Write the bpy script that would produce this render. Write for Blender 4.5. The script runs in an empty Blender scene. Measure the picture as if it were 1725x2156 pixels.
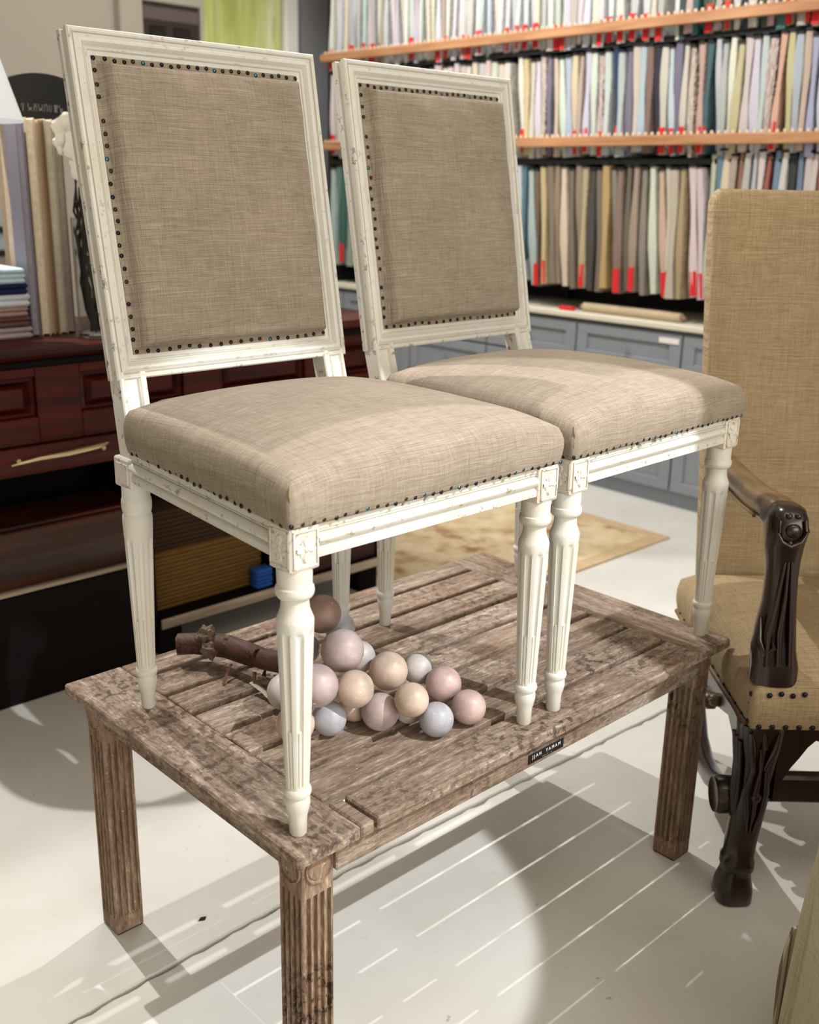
import bpy, math, random
from mathutils import Vector, Matrix
R = math.radians
random.seed(7)
sc = bpy.context.scene
COL = sc.collection
T = 0.4878            # height of the table top

# ------------------------------------------------------------------ camera
cam = bpy.data.cameras.new('camera')
cam.sensor_fit = 'HORIZONTAL'; cam.sensor_width = 36.0; cam.lens = 36.0 * 2213.8 / 1725
cam.clip_start = 0.05; cam.clip_end = 60
cam.dof.use_dof = True; cam.dof.focus_distance = 1.62; cam.dof.aperture_fstop = 5.8
co = bpy.data.objects.new('camera', cam); COL.objects.link(co)
F = Vector((0.6587, 0.6914, -0.2969)).normalized(); RT = Vector((0.7280, -0.6853, 0.0194)).normalized()
UP = RT.cross(F).normalized()
m = Matrix((RT, UP, -F)).transposed().to_4x4(); m.translation = Vector((-0.7040, -0.9332, 0.8327 + T))
co.matrix_world = m
sc.camera = co

# ------------------------------------------------------------------ world, lights, exposure
sc.view_settings.view_transform = 'Standard'; sc.view_settings.look = 'None'
sc.view_settings.gamma = 1.0; sc.view_settings.use_curve_mapping = False
sc.view_settings.exposure = 0.12
w = bpy.data.worlds.new('world'); sc.world = w; w.use_nodes = True
w.node_tree.nodes['Background'].inputs[0].default_value = (1.0, 0.95, 0.88, 1)
w.node_tree.nodes['Background'].inputs[1].default_value = 0.4

def spot(name, loc, aim, power, half, blend=0.08, rad=0.02, col=(1, 1, 1)):
    l = bpy.data.lights.new(name, 'SPOT'); l.energy = power; l.spot_size = 2 * R(half); l.spot_blend = blend
    l.shadow_soft_size = rad; l.color = col
    o = bpy.data.objects.new(name, l); COL.objects.link(o); o.location = loc
    o.rotation_euler = (Vector(aim) - Vector(loc)).to_track_quat('-Z', 'Y').to_euler()
def area(name, loc, sx, sy, power, col=(1, 1, 1), aim=None):
    l = bpy.data.lights.new(name, 'AREA'); l.shape = 'RECTANGLE'; l.size = sx; l.size_y = sy; l.energy = power; l.color = col
    o = bpy.data.objects.new(name, l); COL.objects.link(o); o.location = loc
    if aim: o.rotation_euler = (Vector(aim) - Vector(loc)).to_track_quat('-Z', 'Y').to_euler()
# ceiling track spots
spot('track_spot_front', (1.2, -2.2, 3.12), (0.09, 0.77, 0.0), 490, 9.5, 0.10, 0.012, (0.93, 0.97, 1.0))
spot('track_spot_rear', (0.15, 2.1, 3.06), (0.2, 0.3, 0), 230, 34, 0.25, 0.011, (1.0, 0.97, 0.92))
spot('track_spot_rear', (1.25, 2.1, 3.06), (1.75, 0.3, 0), 210, 20, 0.25, 0.005, (1.0, 0.98, 0.95))
spot('track_spot_side', (1.45, 1.00, 3.1), (0.5, 0.32, 1.1), 135, 17, 0.3, 0.02, (1, 0.98, 0.96))
for yy in (1.2, 2.2, 3.2):
    spot('track_spot_rack', (1.9, yy, 3.06), (3.15, yy, 1.3), 75, 42, 0.5, 0.03, (1, 0.98, 0.96))
# unseen fill areas added under the ceiling to lift the ambient light
area('ceiling_fill', (0.4, -1.2, 3.15), 1.6, 1.6, 18, (1, 0.91, 0.79))
# soft frontal fill added behind the camera to brighten the chair backs
area('front_fill', (-0.3, -4.7, 1.7), 4.0, 2.4, 136, (1, 0.955, 0.87), (0.0, 0.0, 1.2))
area('ceiling_fill', (2.0, 2.6, 3.15), 1.6, 1.6, 26, (1, 0.96, 0.9))  # more added overhead fill, here and on the next line
area('ceiling_fill', (-1.2, 2.8, 3.15), 1.2, 1.2, 5, (1, 0.94, 0.86))

# ------------------------------------------------------------------ helpers
def lin(c):
    return tuple(((v / 255) / 12.92 if v / 255 <= 0.04045 else ((v / 255 + 0.055) / 1.055) ** 2.4) for v in c[:3]) + (1,)

class MB:
    def __init__(s): s.v = []; s.f = []; s.uv = None
    def add(s, vs, fs):
        o = len(s.v); s.v += [tuple(p) for p in vs]; s.f += [tuple(i + o for i in f) for f in fs]; return s
    def box(s, x0, x1, y0, y1, z0, z1, b=0.0):
        if b <= 0:
            vs = [(x, y, z) for z in (z0, z1) for y in (y0, y1) for x in (x0, x1)]
            return s.add(vs, [(0, 2, 3, 1), (4, 5, 7, 6), (0, 1, 5, 4), (2, 6, 7, 3), (0, 4, 6, 2), (1, 3, 7, 5)])
        b = min(b, (x1 - x0) / 2.01, (y1 - y0) / 2.01, (z1 - z0) / 2.01)
        X = (x0, x1); Y = (y0, y1); Z = (z0, z1); vs = []; idx = {}
        for i in (0, 1):
            for j in (0, 1):
                for k in (0, 1):
                    sx, sy, sz = (1 - 2 * i) * b, (1 - 2 * j) * b, (1 - 2 * k) * b
                    for a in range(3):
                        p = [X[i] + sx, Y[j] + sy, Z[k] + sz]; p[a] = (X[i], Y[j], Z[k])[a]
                        idx[i, j, k, a] = len(vs); vs.append(p)
        fs = []
        for a in range(3):
            for e in (0, 1):
                q = []
                for (p, r) in ((0, 0), (1, 0), (1, 1), (0, 1)):
                    c = [0, 0, 0]; c[a] = e; c[(a + 1) % 3] = p; c[(a + 2) % 3] = r
                    q.append(idx[c[0], c[1], c[2], a])
                fs.append(q if e else q[::-1])
        for a in range(3):
            b1, c1 = (a + 1) % 3, (a + 2) % 3
            for p in (0, 1):
                for r in (0, 1):
                    c0 = [0, 0, 0]; c2 = [0, 0, 0]; c0[a] = 0; c2[a] = 1
                    for c in (c0, c2): c[b1] = p; c[c1] = r
                    q = [idx[(*c0, b1)], idx[(*c2, b1)], idx[(*c2, c1)], idx[(*c0, c1)]]
                    fs.append(q if (p + r) % 2 else q[::-1])
        for i in (0, 1):
            for j in (0, 1):
                for k in (0, 1):
                    q = [idx[i, j, k, 0], idx[i, j, k, 1], idx[i, j, k, 2]]
                    fs.append(q if (i + j + k) % 2 else q[::-1])
        return s.add(vs, fs)
    def loft(s, rings, cap=True, close=True):
        n = len(rings[0]); vs = [p for r in rings for p in r]; fs = []
        for i in range(len(rings) - 1):
            for j in range(n if close else n - 1):
                k = (j + 1) % n
                fs.append((i * n + j, i * n + k, (i + 1) * n + k, (i + 1) * n + j))
        if cap:
            fs.append(tuple(range(n - 1, -1, -1))); fs.append(tuple((len(rings) - 1) * n + j for j in range(n)))
        return s.add(vs, fs)
    def lathe(s, prof, c=(0, 0), n=32, cap=True):
        return s.loft([[(c[0] + r * math.cos(2 * math.pi * j / n), c[1] + r * math.sin(2 * math.pi * j / n), z) for j in range(n)] for z, r in prof], cap)
    def tube(s, pts, rad, n=10, flat=1.0):
        pts = [Vector(p) for p in pts]; rings = []; up = Vector((0, 0, 1))
        for i, p in enumerate(pts):
            d = (pts[min(i + 1, len(pts) - 1)] - pts[max(i - 1, 0)]).normalized()
            a = d.cross(up)
            if a.length < 0.05: a = d.cross(Vector((1, 0, 0)))
            a.normalize(); b = a.cross(d).normalized()
            r = rad[i] if isinstance(rad, (list, tuple)) else rad
            rings.append([p + a * (math.cos(t) * r) + b * (math.sin(t) * r * flat) for t in (2 * math.pi * j / n for j in range(n))])
        return s.loft(rings)
    def prism(s, poly, x0, x1, axis='x'):
        n = len(poly)
        def P(t, a, b):
            return (t, a, b) if axis == 'x' else ((a, t, b) if axis == 'y' else (a, b, t))
        return s.loft([[P(x0, *p) for p in poly], [P(x1, *p) for p in poly]])
    def sphere(s, c, r, n=12, m=8, sq=(1, 1, 1)):
        rings = []
        for i in range(1, m):
            t = math.pi * i / m
            rings.append([(c[0] + sq[0] * r * math.sin(t) * math.cos(2 * math.pi * j / n), c[1] + sq[1] * r * math.sin(t) * math.sin(2 * math.pi * j / n), c[2] - sq[2] * r * math.cos(t)) for j in range(n)])
        return s.loft(rings)
    def xf(s, fn): s.v = [tuple(fn(Vector(p))) for p in s.v]; return s

def mesh(name, mb, mat, smooth=False, angle=35):
    me = bpy.data.meshes.new(name); me.from_pydata(mb.v, [], mb.f); me.update()
    ul = me.uv_layers.new(name='UVMap')
    if mb.uv:
        for l in me.loops: ul.data[l.index].uv = mb.uv[l.vertex_index]
    else:
        for p in me.polygons:
            n = p.normal; a = max(range(3), key=lambda i: abs(n[i]))
            for li in p.loop_indices:
                c = me.vertices[me.loops[li].vertex_index].co
                ul.data[li].uv = (c.y, c.z) if a == 0 else ((c.x, c.z) if a == 1 else (c.x, c.y))
    import bmesh
    bm = bmesh.new(); bm.from_mesh(me); bmesh.ops.recalc_face_normals(bm, faces=bm.faces); bm.to_mesh(me); bm.free()
    if mat: me.materials.append(mat)
    if smooth:
        me.polygons.foreach_set('use_smooth', [True] * len(me.polygons))
        me.set_sharp_from_angle(angle=R(angle))
    return me
def link(name, me, parent=None, loc=None):
    o = bpy.data.objects.new(name, me); COL.objects.link(o)
    if parent: o.parent = parent
    if loc is not None: o.location = loc
    return o
def obj(name, mb, mat, parent=None, smooth=False, angle=35, label=None):
    o = link(name, mesh(name, mb, mat, smooth, angle), parent)
    if label: o['label'] = label
    return o
def tag(o, label, cat, group=None):
    o['label'] = label; o['category'] = cat
    if group: o['group'] = group
    return o
def thing(name, label, cat, loc=(0, 0, 0), rz=0.0, group=None):
    o = link(name, None, None, loc); o.rotation_euler = (0, 0, rz); o.empty_display_size = 0.05
    return tag(o, label, cat, group)
def struct(name, mb, mat, **k):
    o = obj(name, mb, mat, **k); o['kind'] = 'structure'; return o
def copy_tree(o, parent=None):
    c = o.copy(); COL.objects.link(c); c.parent = parent
    for ch in list(o.children): copy_tree(ch, c)
    return c

# ------------------------------------------------------------------ materials
class NT:
    def __init__(s, name, rough=0.6, metal=0.0, spec=0.5):
        s.m = bpy.data.materials.new(name); s.m.use_nodes = True; s.t = s.m.node_tree
        s.b = s.t.nodes['Principled BSDF']; s.b.inputs['Roughness'].default_value = rough
        s.b.inputs['Metallic'].default_value = metal; s.b.inputs['Specular IOR Level'].default_value = spec
    def n(s, ty, ins=None, **props):
        nd = s.t.nodes.new(ty)
        for k, v in props.items(): setattr(nd, k, v)
        for k, v in (ins or {}).items():
            if isinstance(v, bpy.types.NodeSocket): s.t.links.new(v, nd.inputs[k])
            else: nd.inputs[k].default_value = v
        return nd
    def coord(s, kind='Object', scale=(1, 1, 1), rnd=0.0):
        c = s.n('ShaderNodeTexCoord').outputs[kind]
        if rnd:
            oi = s.n('ShaderNodeObjectInfo').outputs['Random']
            mu = s.n('ShaderNodeMath', {0: oi, 1: rnd}, operation='MULTIPLY').outputs[0]
            c = s.n('ShaderNodeVectorMath', {0: c, 1: mu}, operation='ADD').outputs[0]
        return s.n('ShaderNodeMapping', {'Vector': c, 'Scale': scale}).outputs[0]
    def noise(s, vec, scale, detail=3, rough=0.55):
        return s.n('ShaderNodeTexNoise', {'Vector': vec, 'Scale': scale, 'Detail': detail, 'Roughness': rough}).outputs['Fac']
    def ramp(s, fac, stops):
        r = s.n('ShaderNodeValToRGB', {'Fac': fac}); e = r.color_ramp.elements
        while len(e) < len(stops): e.new(0.5)
        for el, (p, c) in zip(e, stops):
            el.position = p; el.color = c if len(c) == 4 else lin(c)
        return r.outputs['Color']
    def mix(s, fac, a, b, mode='MIX'):
        return s.n('ShaderNodeMixRGB', {'Fac': fac, 'Color1': a, 'Color2': b}, blend_type=mode).outputs['Color']
    def math(s, op, a, b=0.0, clamp=False):
        return s.n('ShaderNodeMath', {0: a, 1: b}, operation=op, use_clamp=clamp).outputs[0]
    def col(s, c):
        if isinstance(c, bpy.types.NodeSocket): s.t.links.new(c, s.b.inputs['Base Color'])
        else: s.b.inputs['Base Color'].default_value = lin(c)
        return s
    def bump(s, h, strength=0.3, dist=0.002):
        b = s.n('ShaderNodeBump', {'Height': h, 'Strength': strength, 'Distance': dist})
        s.t.links.new(b.outputs[0], s.b.inputs['Normal']); return s
BW = lambda a, b: [(a, (0, 0, 0, 1)), (b, (1, 1, 1, 1))]

def linen(name, dark, mid, light, fine=1.0, contrast=1.0):
    k = NT(name, 0.92, spec=0.15)
    sp = k.n('ShaderNodeSeparateXYZ', {0: k.coord('UV', (fine, fine, 1))}); U, V = sp.outputs['X'], sp.outputs['Y']
    def threads(along, across, f):   # slubby yarns: long along the yarn, each yarn shifted against the next
        lane = k.n('ShaderNodeCombineXYZ', {'X': k.math('MULTIPLY', across, 420.0), 'Y': k.math('MULTIPLY', along, 3.0)}).outputs[0]
        sh = k.math('MULTIPLY', k.noise(lane, 1.0, 2), 26.0)
        v = k.n('ShaderNodeCombineXYZ', {'X': k.math('ADD', k.math('MULTIPLY', along, f), sh), 'Y': k.math('MULTIPLY', across, 900.0)}).outputs[0]
        return k.noise(v, 1.0, 2, 0.5)
    a = threads(U, V, 30.0); b = threads(V, U, 40.0)
    s = k.math('ADD', k.math('MULTIPLY', a, 0.58), k.math('MULTIPLY', b, 0.42))
    big = k.noise(k.coord('UV', (1, 1, 1)), 7.0, 3)
    c = k.ramp(s, [(0.5 - 0.15 / contrast, dark), (0.5, mid), (0.5 + 0.15 / contrast, light)])
    c = k.mix(0.3, c, k.ramp(big, [(0.3, (150, 134, 112)), (0.7, (212, 200, 180))]), 'SOFT_LIGHT')
    k.col(c).bump(s, 0.55, 0.0018); k.b.inputs['Sheen Weight'].default_value = 0.0
    return k.m
def paint(name, base=(213, 211, 204), chips=0.775):
    k = NT(name, 0.48, spec=0.4); v = k.coord('Object', (1, 1, 1), 3.0)
    d = k.noise(v, 9, 4); st = k.noise(k.coord('Object', (30, 30, 6)), 2.0, 4)
    c = k.mix(k.math('MULTIPLY', k.ramp(d, BW(0.45, 0.8)), 0.5), lin(base), lin((206, 192, 158)))
    c = k.mix(k.math('MULTIPLY', k.ramp(st, BW(0.58, 0.78)), 0.35), c, lin((176, 162, 132)))
    ch = k.noise(k.coord('Object', (110, 110, 60), 2.0), 1.0, 5, 0.65)
    msk = k.ramp(ch, BW(chips, chips + 0.02))
    pt = k.n('ShaderNodeNewGeometry').outputs['Pointiness']
    edge = k.math('MULTIPLY', k.ramp(pt, BW(0.56, 0.64)), k.ramp(k.noise(v, 55, 4, 0.7), BW(0.58, 0.64)))
    c = k.mix(k.math('MAXIMUM', msk, k.math('MULTIPLY', edge, 0.8)), c, lin((92, 72, 52)))
    k.col(c).bump(k.math('ADD', k.noise(k.coord('Object', (60, 60, 12)), 3, 4), k.math('MULTIPLY', msk, -0.6)), 0.18, 0.001)
    return k.m
def teak(name, axis, mott=0.25, tint=(1, 1, 1)):
    k = NT(name, 0.8, spec=0.2); g = [75, 75, 75]; g[axis] = 10; g2 = [300, 300, 300]; g2[axis] = 60
    a = k.noise(k.coord('Object', g, 5.0), 1.0, 5, 0.6); b = k.noise(k.coord('Object', g2, 5.0), 1.0, 3, 0.6)
    s = k.math('ADD', k.math('MULTIPLY', a, 0.55), k.math('MULTIPLY', b, 0.45))
    c = k.ramp(s, [(0.32, (92, 78, 68)), (0.44, (136, 119, 106)), (0.55, (162, 146, 132)), (0.70, (212, 202, 190))])
    big = k.noise(k.coord('Object', (1, 1, 1), 4.0), 6.0, 3)
    c = k.mix(k.ramp(big, BW(0.35, 0.7)), c, k.mix(1.0, c, lin((228, 214, 205)), 'MULTIPLY'))
    m1 = k.noise(k.coord('Object', (1, 1, 1), 2.0), 70, 5, 0.65); m2 = k.noise(k.coord('Object', (1, 1, 1), 2.0), 7, 2)
    sp = k.math('MULTIPLY', k.ramp(m1, BW(0.5, 0.58)), k.ramp(m2, BW(0.62 - mott, 0.72)))
    c = k.mix(k.math('MULTIPLY', sp, 0.85), c, lin((46, 41, 37)))
    lt = k.ramp(k.noise(k.coord('Object', (1, 1, 1), 3.0), 150, 3, 0.6), BW(0.66, 0.72))
    c = k.mix(k.math('MULTIPLY', lt, 0.55), c, lin((226, 214, 198)))
    c = k.mix(1.0, c, (*tint, 1), 'MULTIPLY')
    k.col(c).bump(s, 0.5, 0.002)
    return k.m
def wood(name, c0, c1, axis=0, rough=0.3, sc_=12, coat=0.0, spec=0.5):
    k = NT(name, rough, 0.0, spec); g = [sc_ * 3] * 3; g[axis] = sc_ * 0.25
    a = k.noise(k.coord('Object', g), 1.0, 4)
    k.col(k.ramp(a, [(0.3, c0), (0.7, c1)])).bump(a, 0.15, 0.001)
    k.b.inputs['Coat Weight'].default_value = coat
    return k.m
def plain(name, c, rough=0.6, metal=0.0, var=0.0, sc_=20, emit=0.0):
    k = NT(name, rough, metal)
    if var:
        nz = k.noise(k.coord('Object'), sc_, 4)
        k.col(k.mix(nz, lin([max(0, v * (1 - var)) for v in c]), lin([min(255, v * (1 + var)) for v in c])))
    else: k.col(c)
    if emit:
        k.b.inputs['Emission Color'].default_value = lin(c); k.b.inputs['Emission Strength'].default_value = emit
    return k.m

M = {}
M['linen'] = linen('beige_linen', (110, 98, 85), (153, 142, 128), (186, 177, 165))
M['linen_tan'] = linen('tan_linen', (110, 92, 68), (158, 139, 110), (190, 174, 146), 0.9)
M['linen_pale'] = linen('pale_slipcover_linen', (150, 140, 112), (186, 178, 152), (214, 208, 186), 0.9)
M['paint'] = paint('distressed_white_paint'); M['bare'] = paint('worn_white_paint', (218, 208, 194), 0.66)
M['teak_x'] = teak('weathered_teak_lengthwise', 0, 0.25, (0.90, 0.89, 0.87)); M['teak_y'] = teak('weathered_teak_mottled', 1, 0.46, (0.90, 0.89, 0.87))
M['teak_end'] = teak('weathered_teak_end_board', 1, 0.12, (0.88, 0.87, 0.85))
M['teak_z'] = teak('weathered_teak_leg', 2, 0.05, (0.92, 0.84, 0.74))
M['tack'] = plain('blued_steel_tack', (22, 26, 36), 0.3, 0.6)
M['tack_bronze'] = plain('antique_bronze_tack', (52, 48, 36), 0.4, 0.7)
M['tack_blue'] = plain('bright_blue_steel_tack', (60, 110, 130), 0.2, 0.9)
M['black'] = plain('matte_black', (12, 12, 13), 0.6); M['rubber'] = plain('black_rubber', (18, 17, 16), 0.7)
M['carved'] = wood('dark_carved_walnut', (9, 3, 2), (44, 16, 7), 2, 0.28, 14, 0.25)
M['carved_arm'] = wood('worn_walnut_arm', (70, 54, 40), (142, 112, 74), 1, 0.35, 14, 0.2)
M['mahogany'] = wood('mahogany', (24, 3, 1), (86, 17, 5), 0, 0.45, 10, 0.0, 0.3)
M['mahogany_shaded'] = wood('shaded_mahogany', (5, 2, 2), (13, 4, 3), 0, 0.7, 10, 0.0, 0.15)  # near-black mahogany copy; shade of the dresser's recesses is put into its colour
M['worn_highlit_edge'] = wood('worn_highlit_wood', (120, 96, 74), (200, 184, 164), 0, 0.6, 10)  # pale wear on the shelf edge, painted highlight on the drawer edge
M['brass'] = plain('brass', (226, 204, 164), 0.28, 1.0)
M['rail'] = wood('honey_oak', (158, 110, 74), (196, 148, 108), 1, 0.45, 14)
M['peg'] = plain('pale_birch', (228, 204, 176), 0.6)
M['cab'] = plain('grey_blue_cabinet_paint', (136, 142, 150), 0.5, 0, 0.03, 4)
M['counter'] = plain('off_white_counter', (216, 210, 192), 0.5, 0, 0.03, 8)
M['wall'] = plain('warm_grey_wall', (188, 181, 170), 0.8, 0, 0.03, 2)
M['wall_grey'] = plain('mid_grey_wall', (146, 146, 148), 0.8, 0, 0.03, 2)
M['white'] = plain('white_trim', (232, 230, 226), 0.6)
M['red'] = plain('red_tag', (206, 36, 40), 0.6)
M['ceil'] = plain('ceiling_white', (226, 222, 214), 0.9)

def fabric_col():
    k = NT('sample_fabric', 0.9, spec=0.15)
    c = k.n('ShaderNodeObjectInfo').outputs['Color']
    a = k.noise(k.coord('Object', (40, 90, 6)), 1.0, 4)
    k.col(k.mix(1.0, c, k.ramp(a, [(0.3, (196, 192, 188)), (0.7, (255, 255, 255))]), 'MULTIPLY')); return k.m
def fabric_pat():
    k = NT('patterned_sample_fabric', 0.9, spec=0.15)
    c = k.n('ShaderNodeObjectInfo').outputs['Color']
    a = k.ramp(k.noise(k.coord('Object', (30, 60, 34), 9.0), 1.0, 2), BW(0.47, 0.53))
    k.col(k.mix(k.math('MULTIPLY', a, 0.75), c, lin((238, 232, 222)))); return k.m
M['fab'] = fabric_col(); M['fabp'] = fabric_pat()

def floor_mat():
    k = NT('white_painted_concrete', 0.42, spec=0.4)
    a = k.noise(k.coord('Object'), 3.0, 5); p = k.noise(k.coord('Object'), 38, 4, 0.6)
    c = k.ramp(a, [(0.3, (208, 205, 196)), (0.7, (222, 221, 216))])
    pit = k.math('MULTIPLY', k.ramp(p, BW(0.66, 0.70)), k.ramp(k.noise(k.coord('Object'), 5, 2), BW(0.5, 0.62)))
    scr = k.ramp(k.noise(k.coord('Object', (6, 40, 1)), 1.0, 5, 0.7), BW(0.70, 0.74))
    c = k.mix(k.math('MULTIPLY', pit, 0.55), c, lin((140, 136, 124)))
    c = k.mix(k.math('MULTIPLY', scr, 0.25), c, lin((150, 146, 136)))
    k.col(c).bump(k.math('SUBTRACT', a, k.math('MULTIPLY', pit, 0.8)), 0.25, 0.002); return k.m
M['floor'] = floor_mat()

# ------------------------------------------------------------------ room shell
base = struct('floor', MB().box(-3.2, 3.9, -5, 5, -0.10, -0.014), plain('dark_joint_fill', (104, 100, 88), 0.9))
def slab(y_far, front):
    pts = []; r = random.Random(3)
    x = -3.2
    while x < 3.9:
        yj = 0.432 + 0.022 * math.sin(x * 1.9 + 1.0) - 0.012 * x * 0.2
        off = r.uniform(-0.0035, 0.0035) if front else r.uniform(-0.001, 0.001)
        pts.append((x, yj + (-0.0035 + off if front else 0.0035 + off))); x += 0.022
    n = len(pts); mb = MB(); vs = []
    for (x, y) in pts: vs += [(x, y, -0.014), (x, y, -0.0025), (x, y + (-0.005 if front else 0.003), 0.0), (x, y_far, 0.0)]
    fs = []
    for i in range(n - 1):
        for j in range(3): fs.append((4 * i + j, 4 * i + 4 + j, 4 * i + 5 + j, 4 * i + 1 + j))
    return mb.add(vs, fs)
obj('floor_slab', slab(-5.0, True), M['floor'], base); obj('floor_slab', slab(5.0, False), M['floor'], base)
struct('ceiling', MB().box(-3.2, 3.9, -5, 5, 3.2, 3.3), M['ceil'])
struct('wall_back', MB().box(-3.2, 3.9, 4.3, 4.42, 0, 3.2), M['wall'])
struct('wall_right', MB().box(3.62, 3.9, -5, 4.3, 0, 3.2), M['wall_grey'])
struct('wall_left', MB().box(-3.3, -3.2, -5, 4.42, 0, 3.2), M['wall'])
struct('wall_front', MB().box(-3.2, 3.9, -5.1, -5.0, 0, 3.2), M['wall'])
# door with pale casing in the back wall
d = struct('door_1', MB().box(2.30, 2.63, 4.255, 4.295, 0.0, 2.18), plain('dark_door', (52, 42, 36), 0.5))
for a in ((2.165, 2.295, 0, 2.30), (2.635, 2.68, 0, 2.30), (2.295, 2.635, 2.185, 2.30)):
    obj('casing', MB().box(a[0], a[1], 4.24, 4.298, a[2], a[3], 0.006), plain('door_casing', (188, 182, 170), 0.6), d)
for x0, x1 in ((2.335, 2.425), (2.475, 2.575)):
    obj('door_panel', MB().box(x0, x1, 4.245, 4.26, 1.45, 2.075, 0.006), plain('black_brown_door_panel', (22, 14, 11), 0.35), d)
obj('door_head', MB().box(2.30, 2.63, 4.248, 4.262, 2.10, 2.165, 0.006), plain('grey_door_head', (104, 94, 92), 0.6), d)
# window with dark glazing bars behind the dresser
wn = struct('window_1', MB().box(0.95, 1.60, 4.27, 4.295, 0.95, 1.56), plain('cool_glass', (176, 196, 208), 0.15))
for z0 in (0.95, 1.06, 1.37, 1.53): obj('glazing_bar', MB().box(0.95, 1.60, 4.25, 4.272, z0, z0 + 0.03, 0.004), M['black'], wn)
for x0 in (0.95, 1.26, 1.575): obj('glazing_bar', MB().box(x0, x0 + 0.03, 4.245, 4.272, 0.95, 1.56, 0.004), M['black'], wn)
struct('trim_1', MB().box(3.165, 3.25, 4.20, 4.298, 0, 3.2, 0.004), M['white'])
struct('wall_return', MB().box(3.25, 3.62, 4.24, 4.299, 0, 3.2), M['wall_grey'])

# green abstract canvas
def green_mat():
    k = NT('green_abstract_paint', 0.7); a = k.noise(k.coord('Object', (9, 1, 1.3)), 1.0, 4); b = k.noise(k.coord('Object', (16, 1, 3)), 1.0, 3)
    c = k.ramp(a, [(0.3, (146, 154, 78)), (0.45, (186, 198, 112)), (0.6, (210, 220, 150)), (0.72, (226, 228, 192))])
    k.col(k.mix(k.ramp(b, BW(0.58, 0.66)), c, lin((196, 202, 140)))); return k.m
g = thing('canvas_painting', 'green and yellow streaked abstract canvas on the far wall', 'painting', (2.9, 4.28, 1.95))
obj('canvas', MB().box(-0.25, 0.25, -0.05, -0.005, -0.35, 0.6, 0.004), green_mat(), g)
obj('stretcher_frame', MB().box(-0.24, 0.24, -0.005, 0.018, -0.34, 0.59), M['white'], g)

# ------------------------------------------------------------------ weathered teak table
tb = thing('teak_coffee_table', 'weathered grey teak slatted table with fluted square legs carrying both white chairs', 'table')
D_, W_ = 1.061, 0.661; TH = 0.021
def board(x0, x1, y0, y1, mat, name='slat', b=0.003, dz=0.0, th=TH):
    return obj(name, MB().box(x0, x1, y0, y1, T - th, T + dz, b), mat, tb)
board(0, 0.1075, 0, W_, M['teak_y'], 'end_board'); board(0.9535, D_, 0, W_, M['teak_end'], 'end_board')
gaps = [0.082, 0.169, 0.258, 0.342, 0.425, 0.511, 0.597]; ed = [0.0] + gaps + [W_]
for i in range(8):
    y0 = ed[i] + (0.0068 if i else 0); y1 = ed[i + 1] - (0.0068 if i < 7 else 0)
    if i == 0:
        board(0.1085, 0.132, y0, y1, M['teak_x'], 'slat'); board(0.1385, 0.9525, y0, y1, M['teak_x'])
    else: board(0.1085, 0.9525, y0, y1, M['teak_x'], dz=random.uniform(-0.0008, 0.0004), b=0.002, th=0.020)
ins, lg = 0.0252, 0.0541
for y0 in (0.019, W_ - 0.039): obj('apron', MB().box(ins + lg, D_ - ins - lg, y0, y0 + 0.020, T - 0.068, T - TH, 0.002), M['teak_x'], tb)
for x0 in (0.030, D_ - 0.050): obj('apron', MB().box(x0, x0 + 0.020, ins + lg, W_ - ins - lg, T - 0.066, T - TH, 0.002), M['teak_y'], tb)
for x0 in (0.35, 0.70): obj('bearer', MB().box(x0, x0 + 0.04, 0.05, W_ - 0.05, T - 0.05, T - TH), M['teak_y'], tb)
def square_leg(w_, h, gr):
    hw = w_ / 2; side = []
    n = 4; pitch = w_ / (n + 0.55); g0 = -pitch * (n - 1) / 2
    for i in range(n):
        c = g0 + i * pitch; g_ = pitch * 0.33
        side += [(c - g_, 0), (c - g_ * 0.75, 1), (c + g_ * 0.75, 1), (c + g_, 0)]
    def ring(z, dep):
        r = []
        for k in range(4):
            a = k * math.pi / 2; ca, sa = math.cos(a), math.sin(a)
            for (t, dd) in [(-hw + 0.002, 0)] + side + [(hw - 0.002, 0)]:
                x, y = t, -hw + dd * dep
                r.append((ca * x - sa * y, sa * x + ca * y, z))
        return r
    return MB().loft([ring(0.004, 0), ring(0.034, 0), ring(0.040, gr), ring(h - 0.078, gr), ring(h - 0.072, 0), ring(h, 0)])
leg_me = mesh('leg', square_leg(lg, T - TH, 0.006), M['teak_z'])
rou = MB(); rr = lg * 0.44
rou.loft([[(r * math.cos(t), y, r * math.sin(t)) for t in (2 * math.pi * j / 28 for j in range(28))] for r, y in ((rr, 0.0), (rr * .99, -0.0030), (rr * 0.95, -0.0038), (rr * 0.88, -0.0010), (rr * 0.80, -0.0006), (rr * .72, -.0026), (rr * .3, -.0030))])
rou_me = mesh('roundel', rou, M['teak_z'], True)
pad_me = mesh('glide', MB().box(-0.025, 0.025, -0.025, 0.025, 0, 0.005), M['rubber'])
for sx in (0, 1):
    for sy in (0, 1):
        cx = ins + lg / 2 if not sx else D_ - ins - lg / 2; cy = ins + lg / 2 if not sy else W_ - ins - lg / 2
        L = link('leg', leg_me, tb, (cx, cy, 0)); link('glide', pad_me, L)
        for a in range(4):
            o = link('roundel', rou_me, L, (0, 0, T - TH - 0.024)); o.rotation_euler = (0, 0, a * math.pi / 2)
            q = Matrix.Rotation(a * math.pi / 2, 3, 'Z') @ Vector((0, -lg / 2, 0)); o.location = (q.x, q.y, T - TH - 0.030)
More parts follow.
